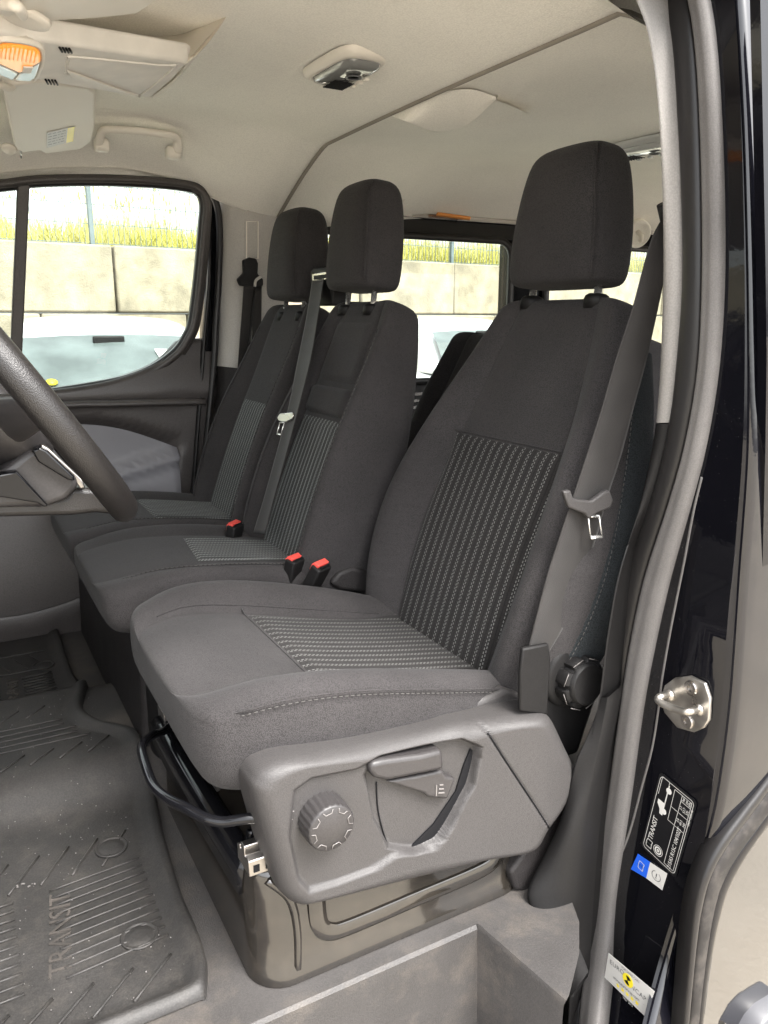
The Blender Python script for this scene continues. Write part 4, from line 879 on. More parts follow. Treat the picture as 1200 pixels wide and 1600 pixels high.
# hub and three dished spokes
mb = MB(); mb.lathe([(0.03, -0.10), (0.05, -0.085), (0.078, -0.055), (0.082, -0.035), (0.074, -0.018), (0.05, -0.010), (0.0, -0.008)], wc, eN, 40); mb.build('hub', 'knob_plastic', wh)
def spoke(g, w0, w1):
    d_ = eY*math.cos(g)+eU*math.sin(g); s_ = eY*-math.sin(g)+eU*math.cos(g); rows = []
    for k in range(8):
        t = k/7; r_ = lerp(0.06, wr-0.004, t); w = lerp(w0, w1, t); dep = lerp(-0.040, -0.006, t**1.6); th = lerp(0.012, 0.010, t)
        c_ = wc+d_*r_+eN*dep
        rows.append([c_-s_*w-eN*th*.3, c_-s_*w*.8+eN*th, c_+s_*w*.8+eN*th, c_+s_*w-eN*th*.3, c_+s_*w*.7-eN*th, c_-s_*w*.7-eN*th])
    mb = MB(); mb.grid(rows, True, True, True); return mb.build('spoke', 'knob_plastic', wh, sub=1), d_, s_
for g, w0, w1 in ((R(180), 0.040, 0.022), (R(0), 0.040, 0.022), (R(270), 0.036, 0.026)):
    sp_, d_, s_ = spoke(g, w0, w1)
    if g == R(270):
        continue
    mb = MB(); mb.box(wc+d_*0.115+eN*0.002, (0.012, 0.012, 0.012)); 
    mb = MB(); Mx = Matrix((eN, d_, s_)).transposed(); mb.box(wc+d_*0.118-eN*0.006, (0.014, 0.042, 0.040), Mx); mb.build('control_pad', 'black_plastic', sp_, bevel=0.004, bseg=3)
    mb = MB(); mb.box(wc+d_*0.142-eN*0.0, (0.006, 0.006, 0.046), Mx); mb.build('satin_strip', 'satin_steel', sp_, bevel=0.002)
def pad(name, pts, Y, t, mat, bev=0.004, par=None):
    mb = MB(); mb.prism([P(u, v, Y=Y) for u, v in pts], (0, t, 0)); return mb.build(name, mat, par or wh, bevel=bev, bseg=3)
ns = pad('spoke_plate', [(-30, 745), (0, 738), (44, 704), (62, 696), (118, 742), (126, 758), (104, 782), (76, 792), (-30, 796)], -0.50, 0.06, 'knob_plastic', 0.008)
pad('control_pad', [(50, 704), (62, 698), (74, 704), (116, 744), (118, 752), (106, 750), (60, 722)], -0.512, 0.02, 'gloss_black', 0.003, ns)
pad('satin_strip', [(64, 694), (76, 700), (128, 748), (134, 762), (126, 764), (112, 744), (66, 704)], -0.495, 0.014, 'satin_steel', 0.002, ns)
pad('control_pad', [(-30, 748), (26, 736), (34, 744), (76, 790), (70, 793), (58, 786), (-30, 772)], -0.516, 0.02, 'gloss_black', 0.003, ns)
pad('spoke_leather', [(-30, 782), (60, 784), (102, 776), (112, 762), (150, 764), (186, 786), (192, 806), (150, 802), (112, 806), (-30, 810)], -0.485, 0.08, 'leather', 0.010, ns)
# column shroud and stalk below the hub
mb = MB(); rows = []
for k in range(7):
    t = k/6; c_ = wc-eN*lerp(0.075, 0.40, t); w = lerp(0.045, 0.075, t); h = lerp(0.045, 0.08, t)
    rows.append([c_+eY*(w*math.copysign(abs(math.cos(a))**.6, math.cos(a)))+eU*(h*math.copysign(abs(math.sin(a))**.6, math.sin(a))) for a in [2*math.pi*j/24 for j in range(24)]])
mb.grid(rows, True, True, True); mb.build('column_shroud', 'dark_plastic', wh)
for sgn in (-1, 1):
    mb = MB(); a = wc-eN*0.085+eY*(0.05*sgn); mb.tube([a, a+eY*(0.06*sgn)+eN*0.005, a+eY*(0.13*sgn)+eN*0.02+eU*0.01], lambda t: 0.007+0.004*t, 12, flat=0.7); mb.build('stalk', 'black_plastic', wh)

# ================================================================== far front door
DPL = ((0, 0.82, 0.65), (0, 1, 0.15))          # leaning plane of the glass
def pg(u, v, dy=0.0): return P(u, v, pl=((0, 0.82+dy, 0.65), (0, 1, 0.15)))
fd = thing('passenger_door', 'closed passenger door with dark card, grey pocket and big window', 'door', (0.3, 0.82, 0))
# window outline (daylight opening), continued past the frame to the windscreen pillar
wl = [(-250, 330), (-120, 306), (0, 297), (60, 290), (150, 288), (235, 291), (290, 297), (308, 304), (314, 320), (312, 350), (305, 430), (296, 500), (288, 522), (272, 546), (240, 570), (200, 587), (150, 598), (65, 611), (0, 618), (-150, 640), (-250, 650)]
loop = spline([pg(u, v) for u, v in wl], 6, closed=True)
# frame: swept section round the opening, then the outer rubber
mb = MB(); mb.sweep(loop, [(-0.001, 0.010), (-0.004, 0.018), (-0.012, 0.022), (-0.022, 0.016), (-0.026, -0.02), (0.0, -0.02)], V(0, -1, 0), closed_path=True); fr = mb.build('window_frame', 'door_plastic', fd)
mb = MB(); mb.sweep(loop, [(0.005, -0.004), (0.004, 0.008), (-0.003, 0.014), (-0.008, 0.012), (-0.008, -0.004)], V(0, -1, 0), closed_path=True); mb.build('glass_seal', 'rubber_black', fr)
mb = MB(); mb.prism([p+V(0, 0.006, 0) for p in loop[::2]], (0, 0.004, 0)); mb.build('window_pane', 'glass', fd, smooth=False)
# upright between the quarter light and the drop glass
mb = MB(); c = [pg(u, v, -0.012) for u, v in [(27, 288), (47, 286), (33, 600), (14, 600)]]; mb.prism(c, (0, 0.022, 0)); mb.build('division_post', 'door_plastic', fd, bevel=0.004, bseg=3)
mb = MB(); mb.tube(spline([pg(u, v, -0.004) for u, v in [(300, 292), (318, 303), (325, 322), (323, 360), (317, 430), (308, 500), (299, 527), (284, 552)]], 5), 0.013, 10, flat=0.8); mb.build('frame_flange', 'door_plastic', fd)
# door card: belt, shoulder, recess and lower part as a relief over the door plane
cz0, cz1 = -0.06, 0.80
def card_edge(z):   # rear limit of the card
    return smooth_tab([(-0.1, 0.66), (0.2, 0.675), (0.5, 0.69), (0.80, 0.70)], z)
def card_top(x):    # upper limit: follows the foot of the glass
    return smooth_tab([(-0.8, 0.635), (0.1, 0.652), (0.25, 0.660), (0.38, 0.675), (0.47, 0.698), (0.54, 0.728), (0.585, 0.765), (0.61, 0.785), (0.70, 0.790)], x)
mb = MB(); rows = []
pk = [(p.x, p.z) for p in (P(u, v, Y=0.78) for u, v in [(60, 690), (108, 656), (150, 655), (200, 664), (268, 686), (278, 692), (280, 705), (270, 745), (258, 800), (250, 850), (60, 850)])]
def relief(x, z):
    y = 0.0
    zb = card_top(x)
    y -= 0.022*math.exp(-((z-0.622)/0.012)**2)*sstep(0.72, 0.5, x) if False else 0
    y += 0.018*sstep(0.640, 0.600, z)                       # shoulder
    s_ = sdf(pk, x, z); y += 0.030*sstep(-0.006, 0.014, s_)
    y -= 0.030*sstep(0.34, 0.22, z)*sstep(0.75, 0.5, x)
    return y
for i in range(61):
    fx = i/60; row = []
    for j in range(61):
        fz_ = j/60; z = None
        xr = None
        zz = lerp(cz0, 0.80, fz_); x = lerp(-0.75, card_edge(zz), fx**0.8)
        zt = card_top(x); z = lerp(cz0, zt, fz_)
        row.append(V(x, 0.775+relief(x, z)+0.03*sstep(0.62, 0.80, z), z))
    row.append(row[-1]+V(0, 0.05, 0.002)); rows.append(row)
rows.append([p+V(0.004, 0.06, 0) for p in rows[-1]])
mb.grid(rows); mb.build('door_card', 'door_plastic', fd)
# grey pocket lining with a slanting crease
mb = MB(); rows = []
tabT = [(0.10, 0.570), (0.29, 0.579), (0.36, 0.579), (0.45, 0.556), (0.56, 0.505), (0.585, 0.49)]
for i in range(31):
    x = lerp(-0.1, 0.572, i/30); row = []
    zt = smooth_tab([(-0.1, 0.52), (0.15, 0.555), (0.27, 0.576), (0.36, 0.570), (0.45, 0.546), (0.572, 0.493)], x)-0.012
    for j in range(21):
        z = lerp(zt, 0.20, j/20); cr = z-(0.395+0.22*(x-0.30)); y = 0.800-0.040*math.exp(-(cr/0.016)**2)*sstep(0.05, 0.3, x)-0.026*sstep(0.0, -0.05, cr)
        row.append(V(x, y, z))
    rows.append(row)
rows.append([p+V(0.006, 0.02, 0) for p in rows[-1]])
mb.grid(rows); mb.build('pocket_lining', 'pocket_plastic', fd)
# beltline bead catching the light
mb = MB(); mb.tube(spline([V(-0.7, 0.775, 0.600), V(0.0, 0.772, 0.612), (P(100, 632, Y=0.772)), (P(180, 630, Y=0.772)), (P(260, 628, Y=0.774)), (P(320, 627, Y=0.778))], 6), 0.011, 12, flat=0.7); mb.build('belt_bead', 'door_plastic', fd)
# lower storage bin with its curved lip, and the speaker grille
mb = MB(); rows = []
for i in range(25):
    x = lerp(-0.5, 0.30, i/24); zt = 0.24+0.0*x; zl = smooth_tab([(-0.5, 0.16), (-0.1, 0.10), (0.08, 0.075), (0.2, 0.085), (0.30, 0.11)], x); row = []
    for j in range(11): t = j/10; row.append(V(x, 0.742-0.03*math.sin(t*math.pi/2), lerp(zt+0.10, zl, t)))
    rows.append(row)
mb.grid(rows); mb.build('storage_bin', 'door_plastic', fd)
mb = MB(); rows = []
for i in range(25):
    x = lerp(-0.5, 0.30, i/24); zl = smooth_tab([(-0.5, 0.16), (-0.1, 0.10), (0.08, 0.075), (0.2, 0.085), (0.30, 0.11)], x)
    rows.append([V(x, 0.708, zl), V(x, 0.704, zl-0.006), V(x, 0.712, zl-0.05), V(x, 0.73, -0.05)])
mb.grid(rows); mb.build('bin_foot', 'door_plastic', fd)

# seals and body aperture behind the door
mb = MB(); pa = spline([P(u, v, Y=0.775) for u, v in [(-100, 318), (-40, 302), (0, 292), (60, 280), (140, 275), (230, 279), (292, 287), (322, 297), (338, 318), (343, 360), (342, 430), (338, 500), (335, 560), (328, 640), (320, 720), (312, 800), (306, 880)]], 6)
mb.tube(pa, 0.0095, 12); tag(mb.build('weatherstrip', 'rubber_black'), 'black seal bead round the passenger door window opening', 'door seal')
mb = MB(); mb.prism([P(u, v, Y=0.800) for u, v in [(324, 300), (352, 300), (354, 560), (345, 800), (296, 830), (318, 560)]], (0.0, 0.05, 0)); struct(mb.build('door_aperture', 'gloss_black', smooth=False, bevel=0.006))
mb = MB(); mb.sweep(spline([P(u, v, Y=0.792) for u, v in [(325, 330), (326, 430), (319, 520), (312, 620), (303, 740), (296, 830)]], 5), [(-0.006, 0), (-0.004, 0.010), (0.002, 0.012), (0.006, 0)], V(0, -1, 0)); tag(mb.build('weatherstrip', 'rubber_black'), 'thin second rubber lip at the rear edge of the passenger door', 'door seal')
# beige pillar trim, dark lower trim
mb = MB(); rows = []
for i in range(33):
    v = lerp(296, 572, i/32); a = P(342+4*math.sin(i/32*3), v, Y=0.785); b = P(lerp(455, 425, i/32), v+8, Y=0.735); m = a.lerp(b, 0.18)+V(0, -0.028, 0); m2 = a.lerp(b, 0.55)+V(0, -0.020, 0)
    rows.append([a+V(-0.004, 0.02, 0), a, a.lerp(b, .06)+V(0, -0.016, 0), m, m2, b+V(0, -.004, 0), b+V(0.05, 0.03, 0), b+V(0.06, 0.10, 0)])
mb.grid(rows); fp = struct(mb.build('far_pillar_trim', 'pillar_trim', sub=1))
mb = MB(); mb.sweep(spline([P(u, v, Y=0.722) for u, v in [(385, 346), (403, 346), (403, 404), (385, 404)]], 1, closed=True), [(-0.0012, 0.003), (0.0012, 0.003), (0.0012, -0.003), (-0.0012, -0.003)], V(0, -1, 0), closed_path=True); child(mb.build('adjuster_slot', 'beige_plastic', smooth=False), fp)
mb = MB(); rows = []
for i in range(21):
    v = lerp(571, 860, i/20); a = P(lerp(343, 305, (i/20)**1.2), v, Y=0.785); b = P(lerp(430, 380, i/20), v+6, Y=0.735); m = a.lerp(b, 0.2)+V(0, -0.028, 0)
    rows.append([a+V(-0.004, 0.02, 0), a, m, a.lerp(b, 0.55)+V(0, -0.02, 0), b, b+V(0.06, 0.10, 0)])
mb.grid(rows); struct(mb.build('far_pillar_trim', 'dark_plastic', sub=1))
mb = MB(); mb.tube(spline([P(u, v, Y=0.70) for u, v in [(398, 452), (386, 560), (368, 660)]], 6), 0.004, 8); child(mb.build('trim_edge', 'black_plastic'), fp)

# ================================================================== rubber mat
mt = thing('floor_mat', 'ribbed black rubber mat with raised lettering covering the cab floor', 'floor mat', (0.0, 0.0, 0.0))
def mz(x, y): return fz(x, y)+0.009
def mat_r(y):      # right-hand limit of the mat, with the cut-out beside the seats
    return smooth_tab([(-0.66, 0.195), (-0.60, 0.213), (-0.46, 0.216), (-0.30, 0.228), (-0.18, 0.243), (-0.10, 0.245), (-0.04, 0.240), (0.02, 0.190), (0.10, 0.165), (0.20, 0.185), (0.28, 0.200), (0.40, 0.185), (0.70, 0.190)], y)
mb = MB(); rows = []; NY = 110
for i in range(NY+1):
    y = lerp(-0.655, 0.72, i/NY); xr = mat_r(y); row = []
    for j in range(41):
        x = lerp(-0.45, xr, (j/40)**0.7); lip = 0.012*sstep(xr-0.022, xr-0.006, x); lip = max(lip, 0.012*sstep(-0.633, -0.65, y)) 
        wv = 0.0015*noise.noise(V(x*9, y*9, 0))
        row.append(V(x, y, mz(x, y)+lip+wv))
    row.append(row[-1]+V(0.006, 0, -0.004)); row.append(row[-1]+V(0.003, 0, -0.02)); rows.append(row)
rows.insert(0, [p+V(0, -0.006, -0.018) for p in rows[0]])
mb.grid(rows); mat_o = mb.build('mat_sheet', 'mat_rubber', mt)
def ribs(lines, h=0.0022, w=0.0032):
    mb = MB()
    for (x0, y0), (x1, y1) in lines:
        n_ = max(3, int(math.hypot(x1-x0, y1-y0)/0.02)); pts = [V(lerp(x0, x1, k/n_), lerp(y0, y1, k/n_), 0) for k in range(n_+1)]
        pts = [V(p.x, p.y, mz(p.x, p.y)+0.0012) for p in pts if p.x < mat_r(p.y)-0.03]
        if len(pts) > 2: mb.tube(pts, w*0.6, 6)
    o = mb.build('tread_ribs', 'mat_rubber', mt); o['kind'] = 'stuff'
L_ = []
# driver's footwell: parallel ribs, slanting ribs front and back
for k in range(11): 
    y = -0.55+0.0185*k; L_.append(((0.05-0.0, y), (0.185, y+0.012))); L_.append(((-0.30, y-0.01), (0.0, y)))
for k in range(9): L_.append(((0.18-0.045*k, -0.27), (0.13-0.045*k, -0.345)))
for k in range(8): L_.append(((0.18-0.05*k, -0.575), (0.12-0.05*k, -0.63)))
for k in range(5): L_.append(((-0.35, 0.0+0.022*k), (0.21, -0.01+0.022*k)))
for k in range(10): L_.append(((0.20-0.05*k, -0.035), (0.155-0.05*k, -0.075))); L_.append(((0.155-0.05*k, 0.155), (0.115-0.05*k, 0.115)))
for k in range(9): L_.append(((0.08, 0.32+0.016*k), (0.17, 0.325+0.016*k))); L_.append(((-0.2, 0.32+0.016*k), (0.03, 0.32+0.016*k)))
for k in range(5): L_.append(((0.14-0.04*k, 0.50), (0.11-0.04*k, 0.58)))
L_.append(((-0.3, 0.485), (0.17, 0.485))); L_.append(((-0.3, 0.60), (0.17, 0.60)))
ribs(L_)
for (u, v) in [(174, 1325), (218, 1464), (66, 1101), (68, 1040)]:
    q = P(u, v, Z=0.005); q.z = mz(q.x, q.y); mb = MB(); mb.lathe([(0.026, 0.0), (0.0255, 0.003), (0.0235, 0.0038), (0.022, 0.002), (0.020, 0.0012), (0.018, 0.0030), (0.008, 0.0036), (0.0, 0.0036)], q, V(0, 0, 1), 40); mb.build('fastener_cap', 'mat_rubber', mt)
def text_mesh(txt, size, ext, M, mat, name, parent, align='CENTER', spacing=1.0):
    cu = bpy.data.curves.new('lettering', 'FONT'); cu.body = txt; cu.size = size; cu.extrude = ext; cu.align_x = align; cu.align_y = 'CENTER'; cu.resolution_u = 2; cu.space_character = spacing
    o = bpy.data.objects.new('lettering', cu); COL.objects.link(o); dg = bpy.context.evaluated_depsgraph_get(); dg.update()
    me = bpy.data.meshes.new_from_object(o.evaluated_get(dg)); bpy.data.objects.remove(o); me.transform(M); me.materials.clear(); me.materials.append(MAT[mat])
    r_ = bpy.data.objects.new(name, me); COL.objects.link(r_)
    if parent is not None: child(r_, parent)
    return r_
def frame(o, ex, ey):
    ex = Vector(ex).normalized(); ey = Vector(ey); ey = (ey-ex*ey.dot(ex)).normalized(); ez = ex.cross(ey)
    return Matrix(((ex.x, ey.x, ez.x, o.x), (ex.y, ey.y, ez.y, o.y), (ex.z, ey.z, ez.z, o.z), (0, 0, 0, 1)))
q = P(100, 1455, Z=0.008); text_mesh('TRANSIT', 0.042, 0.0012, frame(V(0.055, -0.46, mz(0.05, -0.46)+0.001), (0.12, 1, 0), (-1, 0.1, 0)), 'mat_letter', 'raised_lettering', mt, spacing=1.0)
text_mesh('TRANSIT', 0.036, 0.0012, frame(V(0.058, 0.39, mz(0.05, 0.39)+0.001), (0.05, 1, 0), (-1, 0, 0)), 'mat_letter', 'raised_lettering', mt)
# paler scuffed scrap on the mat
mb = MB()
for k in range(4):
    q = P(27+9*k, 1384-4*(k % 2), Z=0.008); mb.box(V(q.x, q.y, mz(q.x, q.y)+0.002), (0.0025, 0.006-0.001*k, 0.001), Matrix.Rotation(k*1.1, 3, 'Z'))
tag(mb.build('paper_scrap', 'rubber_grey', smooth=False), 'small torn white scrap lying on the mat at the left', 'scrap')
# grit on mat and sill
mb = MB(); rnd = random.Random(3)
for k in range(420):
    x = rnd.uniform(-0.25, 0.2); y = rnd.uniform(-0.63, 0.2); s_ = rnd.uniform(0.0004, 0.0014); mb.box(V(x, y, mz(x, y)+0.0015), (s_, s_*1.3, s_), Matrix.Rotation(rnd.uniform(0, 3), 3, 'Z'))
tag(mb.build('grit', 'rubber_grey', smooth=False), 'pale grit scattered over the rubber mat', 'grit', kind='stuff')
# ================================================================== ceiling fittings
def on_ceiling(u, v):
    "where a sight line meets the headliner"
    z = 1.27
    for _ in range(25):
        p = P(u, v, Z=z); z = zc(min(3, max(-.6, p.x)), max(-.8, min(.8, p.y)))
    return P(u, v, Z=z)
def sup(n, a, b, e=0.4):
    r_ = []
    for k in range(n):
        g = 2*math.pi*k/n; r_.append((a*math.copysign(abs(math.cos(g))**e, math.cos(g)), b*math.copysign(abs(math.sin(g))**e, math.sin(g))))
    return r_
def dome_light(label, c, half, ex, mats):
    t = thing('dome_light', label, 'lamp', c); ex = Vector(ex).normalized(); ey = V(-ex.y, ex.x, 0); rows = []
    for k, dz in ((1.20, 0.006), (1.17, -0.003), (1.08, -0.008), (0.98, -0.010), (0.94, -0.008)):
        rows.append([c+ex*x*k+ey*y*k*(1.0 if k < 1.1 else 1.08)+V(0, 0, dz) for x, y in sup(48, half[0], half[1], 0.45)])
    mb = MB(); mb.grid(rows, True); bz = mb.build('bezel', mats[0], t)
    rows = [[c+ex*x*k+ey*y*k+V(0, 0, dz) for x, y in sup(48, half[0], half[1], 0.45)] for k, dz in ((0.95, -0.008), (0.92, -0.015), (0.7, -0.020), (0.2, -0.022), (0.01, -0.022))]
    mb = MB(); mb.grid(rows, True, False, True); ln = mb.build('lens', mats[1], t)
    mb = MB()
    for k in range(9): mb.box(c+ex*(-half[0]*0.62+k*half[0]*0.07)+V(0, 0, -0.0255), (0.0012, half[1]*1.0, 0.002), Matrix((ex, ey, V(0,0,1))).transposed())
    mb.build('lens_ribs', 'black_print', ln, smooth=False)
    mb = MB(); mb.lathe([(0.015, 0.0), (0.015, 0.002), (0.011, 0.002), (0.010, 0.0)], c+ex*half[0]*0.35+V(0, 0, -0.0245), V(0, 0, -1), 28); mb.build('spot_ring', 'grey_print', ln)
    for s_ in (-0.25, 0.05, 0.35):
        mb = MB(); mb.box(c+ex*half[0]*s_+ey*half[1]*0.62+V(0, 0, -0.025), (0.014, 0.010, 0.006), Matrix((ex, ey, V(0,0,1))).transposed()); mb.build('switch', mats[2], t, bevel=0.002)
    return t
a, b = on_ceiling(497, 132), on_ceiling(584, 84); ex = (b-a); ex.z = 0; cD = (a+b)/2; cD.z = zc(cD.x, cD.y)
e2_ = on_ceiling(540, 104)
dome_light('oval beige ceiling lamp with dark ribbed lens above the passenger bench', on_ceiling(540, 104), (0.085, 0.042), V(0.10, -1, 0) if False else (b-a), ('beige_plastic', 'dark_lens', 'beige_plastic'))
cR = on_ceiling(1003, 228); cR.z -= 0.0
dome_light('bright clear rear ceiling lamp just behind the driver headrest', cR, (0.12, 0.05), V(0.1, -1, 0), ('clear_lens', 'clear_lens', 'clear_lens'))
# moulded recess of the rear liner: swollen lip with a hollow beside it
sc = thing('liner_scoop', 'moulded scoop swelling out of the rear headliner behind the seam', 'ceiling scoop', on_ceiling(700, 175))
mb = MB(); rows = []
top = [on_ceiling(u, v) for u, v in [(610, 180), (648, 164), (690, 148), (735, 143), (774, 154)]]
low = [P(u, v, Z=1.238) for u, v in [(606, 170), (640, 192), (682, 207), (728, 196), (776, 155)]]
low = [on_ceiling(611, 181)]+low[1:4]+[on_ceiling(776, 155)]
T_, Lw = spline(top, 8), spline(low, 8)
for i in range(13):
    t = i/12; rows.append([a.lerp(b, t)+V(0, 0, 0.004*(1-t)-0.012*math.sin(math.pi*t)*math.sin(math.pi*j/(len(T_)-1))) for j, (a, b) in enumerate(zip(T_, Lw))])
rows.append([p+V(0.004, 0, 0.006) for p in rows[-1]]); rows.append([p+V(0.002, 0.003, 0.03) for p in rows[-1]])
mb.grid(rows); mb.build('lip', 'headliner', sc)
mb = MB(); h0 = [on_ceiling(u, v)+V(0, 0, -0.002) for u, v in [(774, 155), (800, 164), (828, 178), (796, 190), (744, 201), (722, 199)]]
ctr = sum(h0, Vector())/6+V(-0.01, 0, 0.012); mb.add(h0+[ctr], [(i, (i+1) % 6, 6) for i in range(6)]); mb.build('hollow', 'headliner', sc, sub=0)
# coat hooks in round cups
for lab, u, v, X in (('coat hook in a round cup above the sliding door window', 626, 300, None), ('coat hook in a round cup far back beside the belt', 998, 366, None)):
    c = P(u, v, Y=0.735); t = thing('coat_hook', lab, 'coat hook', c, 'coat hooks')
    nrm = V(-0.25, -1, -0.35).normalized()
    mb = MB(); mb.lathe([(0.052, -0.03), (0.050, 0.0), (0.044, 0.004), (0.036, -0.006), (0.0, -0.012)], c, nrm, 36); mb.build('cup', 'headliner', t)
    mb = MB(); mb.tube(spline([c-nrm*0.01+V(0, 0, 0.008), c+nrm*0.016+V(0, 0, 0.0), c+nrm*0.018+V(0, 0, -0.014), c+nrm*0.012+V(0.0, 0, -0.022)], 5), 0.009, 12, flat=0.8); mb.build('hook', 'beige_plastic', t)
# orange marker lamp over the sliding door
mb = MB(); a, b = P(682, 333, Y=0.76), P(734, 340, Y=0.76); mb.sweep([a, b], [(-0.007, 0), (0.007, 0), (0.005, 0.008), (-0.005, 0.008)], V(0, -0.6, -1)); tag(mb.build('door_lamp', 'orange_plastic', smooth=False, bevel=0.002), 'small orange lamp strip above the sliding door', 'lamp')
# grab handle
gh = thing('grab_handle', 'beige grab handle on the headliner above the passenger window', 'handle', P(217, 212, Y=0.64))
hp = [P(156, 222, Y=0.60), P(157, 211, Y=0.585), P(164, 203, Y=0.575), P(190, 203, Y=0.57), P(220, 205, Y=0.568), P(250, 209, Y=0.57), P(270, 212, Y=0.575), P(277, 220, Y=0.585), P(276, 236, Y=0.60)]
mb = MB(); mb.tube(spline(hp, 6), lambda t: 0.0125-0.0015*math.sin(math.pi*t), 14, flat=0.8); mb.build('grip', 'beige_plastic', gh)
for u, v in ((160, 226), (272, 238)):
    mb = MB(); c = P(u, v, Y=0.60); mb.box(c+V(0, 0.010, 0.0), (0.036, 0.034, 0.030)); mb.build('mount', 'beige_plastic', gh, bevel=0.009, bseg=4)
# overhead console
CP = ((0.25, 0.05, 1.215), (-0.20, 0, 1))       # its underside slopes down to the windscreen
def pc(u, v, dz=0.0): return P(u, v, pl=((0.25, 0.05, 1.215+dz), (-0.20, 0, 1)))
oc_ = thing('overhead_console', 'beige overhead console with amber map lamp at the top left', 'console', pc(150, 100))
mb = MB(); pl_ = [pc(u, v) for u, v in [(-160, 10), (-60, 38), (40, 60), (130, 74), (285, 97), (291, 101), (270, 124), (238, 151), (228, 153), (130, 138), (40, 122), (-60, 104), (-180, 80)]]
mb.prism(pl_, (0.01, 0, 0.030)); mb.build('panel', 'console_plastic', oc_, bevel=0.005, bseg=3)
mb = MB(); rows = []
top = [on_ceiling(u, v) for u, v in [(-170, -20), (-40, 14), (100, 38), (200, 52), (266, 56), (310, 44), (354, 26)]]; bot = [pc(u, v, 0.003) for u, v in [(-160, 8), (-58, 36), (42, 58), (132, 72), (240, 90), (287, 97), (292, 99)]]
T_, Lw = spline(top, 8), spline(bot, 8)
for i in range(9):
    t = i/8; rows.append([a.lerp(b, t)+V(0, 0, -0.006*math.sin(math.pi*t)) for a, b in zip(T_, Lw)])
mb.grid(rows); mb.build('cowl', 'beige_plastic', oc_)
mb = MB(); rows = []
top = [on_ceiling(u, v) for u, v in [(354, 26), (330, 62), (294, 104), (262, 138), (240, 155)]]; bot = [pc(u, v, 0.004) for u, v in [(290, 98), (288, 104), (272, 124), (250, 142), (236, 152)]]
T_, Lw = spline(top, 8), spline(bot, 8)
for i in range(7): rows.append([a.lerp(b, i/6) for a, b in zip(T_, Lw)])
mb.grid(rows); mb.build('end_cowl', 'beige_plastic', oc_)
# shallow dished lid in the panel
mb = MB(); lid = [pc(u, v, -0.0015) for u, v in [(108, 92), (118, 90), (250, 103), (272, 106), (222, 148), (208, 147), (116, 120), (104, 110)]]; mb.sweep(spline(lid, 4, closed=True), [(-0.003, -0.002), (0, 0.0015), (0.003, -0.002)], V(0, 0, -1), closed_path=True); mb.build('lid_edge', 'console_plastic', oc_)
mb = MB(); ll = [pc(u, v, -0.001) for u, v in [(104, 108), (118, 113), (212, 147), (198, 146), (112, 119)]]; mb.prism(ll, (0, 0, -0.0025)); mb.build('lid_lip', 'beige_plastic', oc_, bevel=0.001)
for u, v in ((102, 77), (80, 127)):
    for k in range(4):
        mb = MB(); a = pc(u-9+5*k, v-3+k*0.5, -0.001); b = pc(u-7+5*k+2, v+4+k*.5, -0.001); mb.tube([a, a.lerp(b, .5), b], 0.0016, 6); mb.build('microphone_slot', 'black_plastic', oc_)
# map lamp: orange lit half and clear half
ml = [pc(u, v, -0.002) for u, v in [(-4, 66), (22, 62), (54, 68), (64, 76), (66, 92), (56, 118), (48, 124), (20, 122), (-4, 112)]]
mb = MB(); mb.sweep(spline(ml, 4, closed=True), [(-0.004, -0.006), (-0.003, 0.003), (0.001, 0.004), (0.004, -0.004)], V(0, 0, -1), closed_path=True); mb.build('lamp_bezel', 'beige_plastic', oc_)
mb = MB(); mb.prism([pc(u, v, -0.002) for u, v in [(-4, 68), (24, 65), (54, 71), (62, 78), (63, 90), (30, 108), (-4, 92)]], (0, 0, -0.006)); al = mb.build('amber_lens', 'amber_lens', oc_, bevel=0.003, bseg=3)
mb = MB()
for k in range(10): a = pc(-2+6.6*k, 69+1.2*k, -0.0085); b = pc(-4+6.4*k, 90+0.9*k, -0.0085); mb.tube([a, a.lerp(b, .5), b], 0.0011, 5)
mb.build('lens_ribs', 'amber_lens', al)
mb = MB(); mb.prism([pc(u, v, -0.002) for u, v in [(63, 92), (56, 116), (47, 122), (22, 120), (30, 110)]], (0, 0, -0.005)); mb.build('clear_lens', 'clear_lens', oc_, bevel=0.003, bseg=3)
mb = MB(); mb.prism([pc(u, v, -0.008) for u, v in [(36, 102), (52, 103), (48, 112), (34, 111)]], (0, 0, -0.003)); mb.build('lamp_switch', 'console_plastic', oc_, bevel=0.002)
mb = MB(); mb.prism([pc(u, v, -0.002) for u, v in [(-4, 94), (28, 110), (20, 121), (-4, 111)]], (0, 0, -0.005)); mb.build('clear_lens', 'clear_lens', oc_, bevel=0.003, bseg=3)
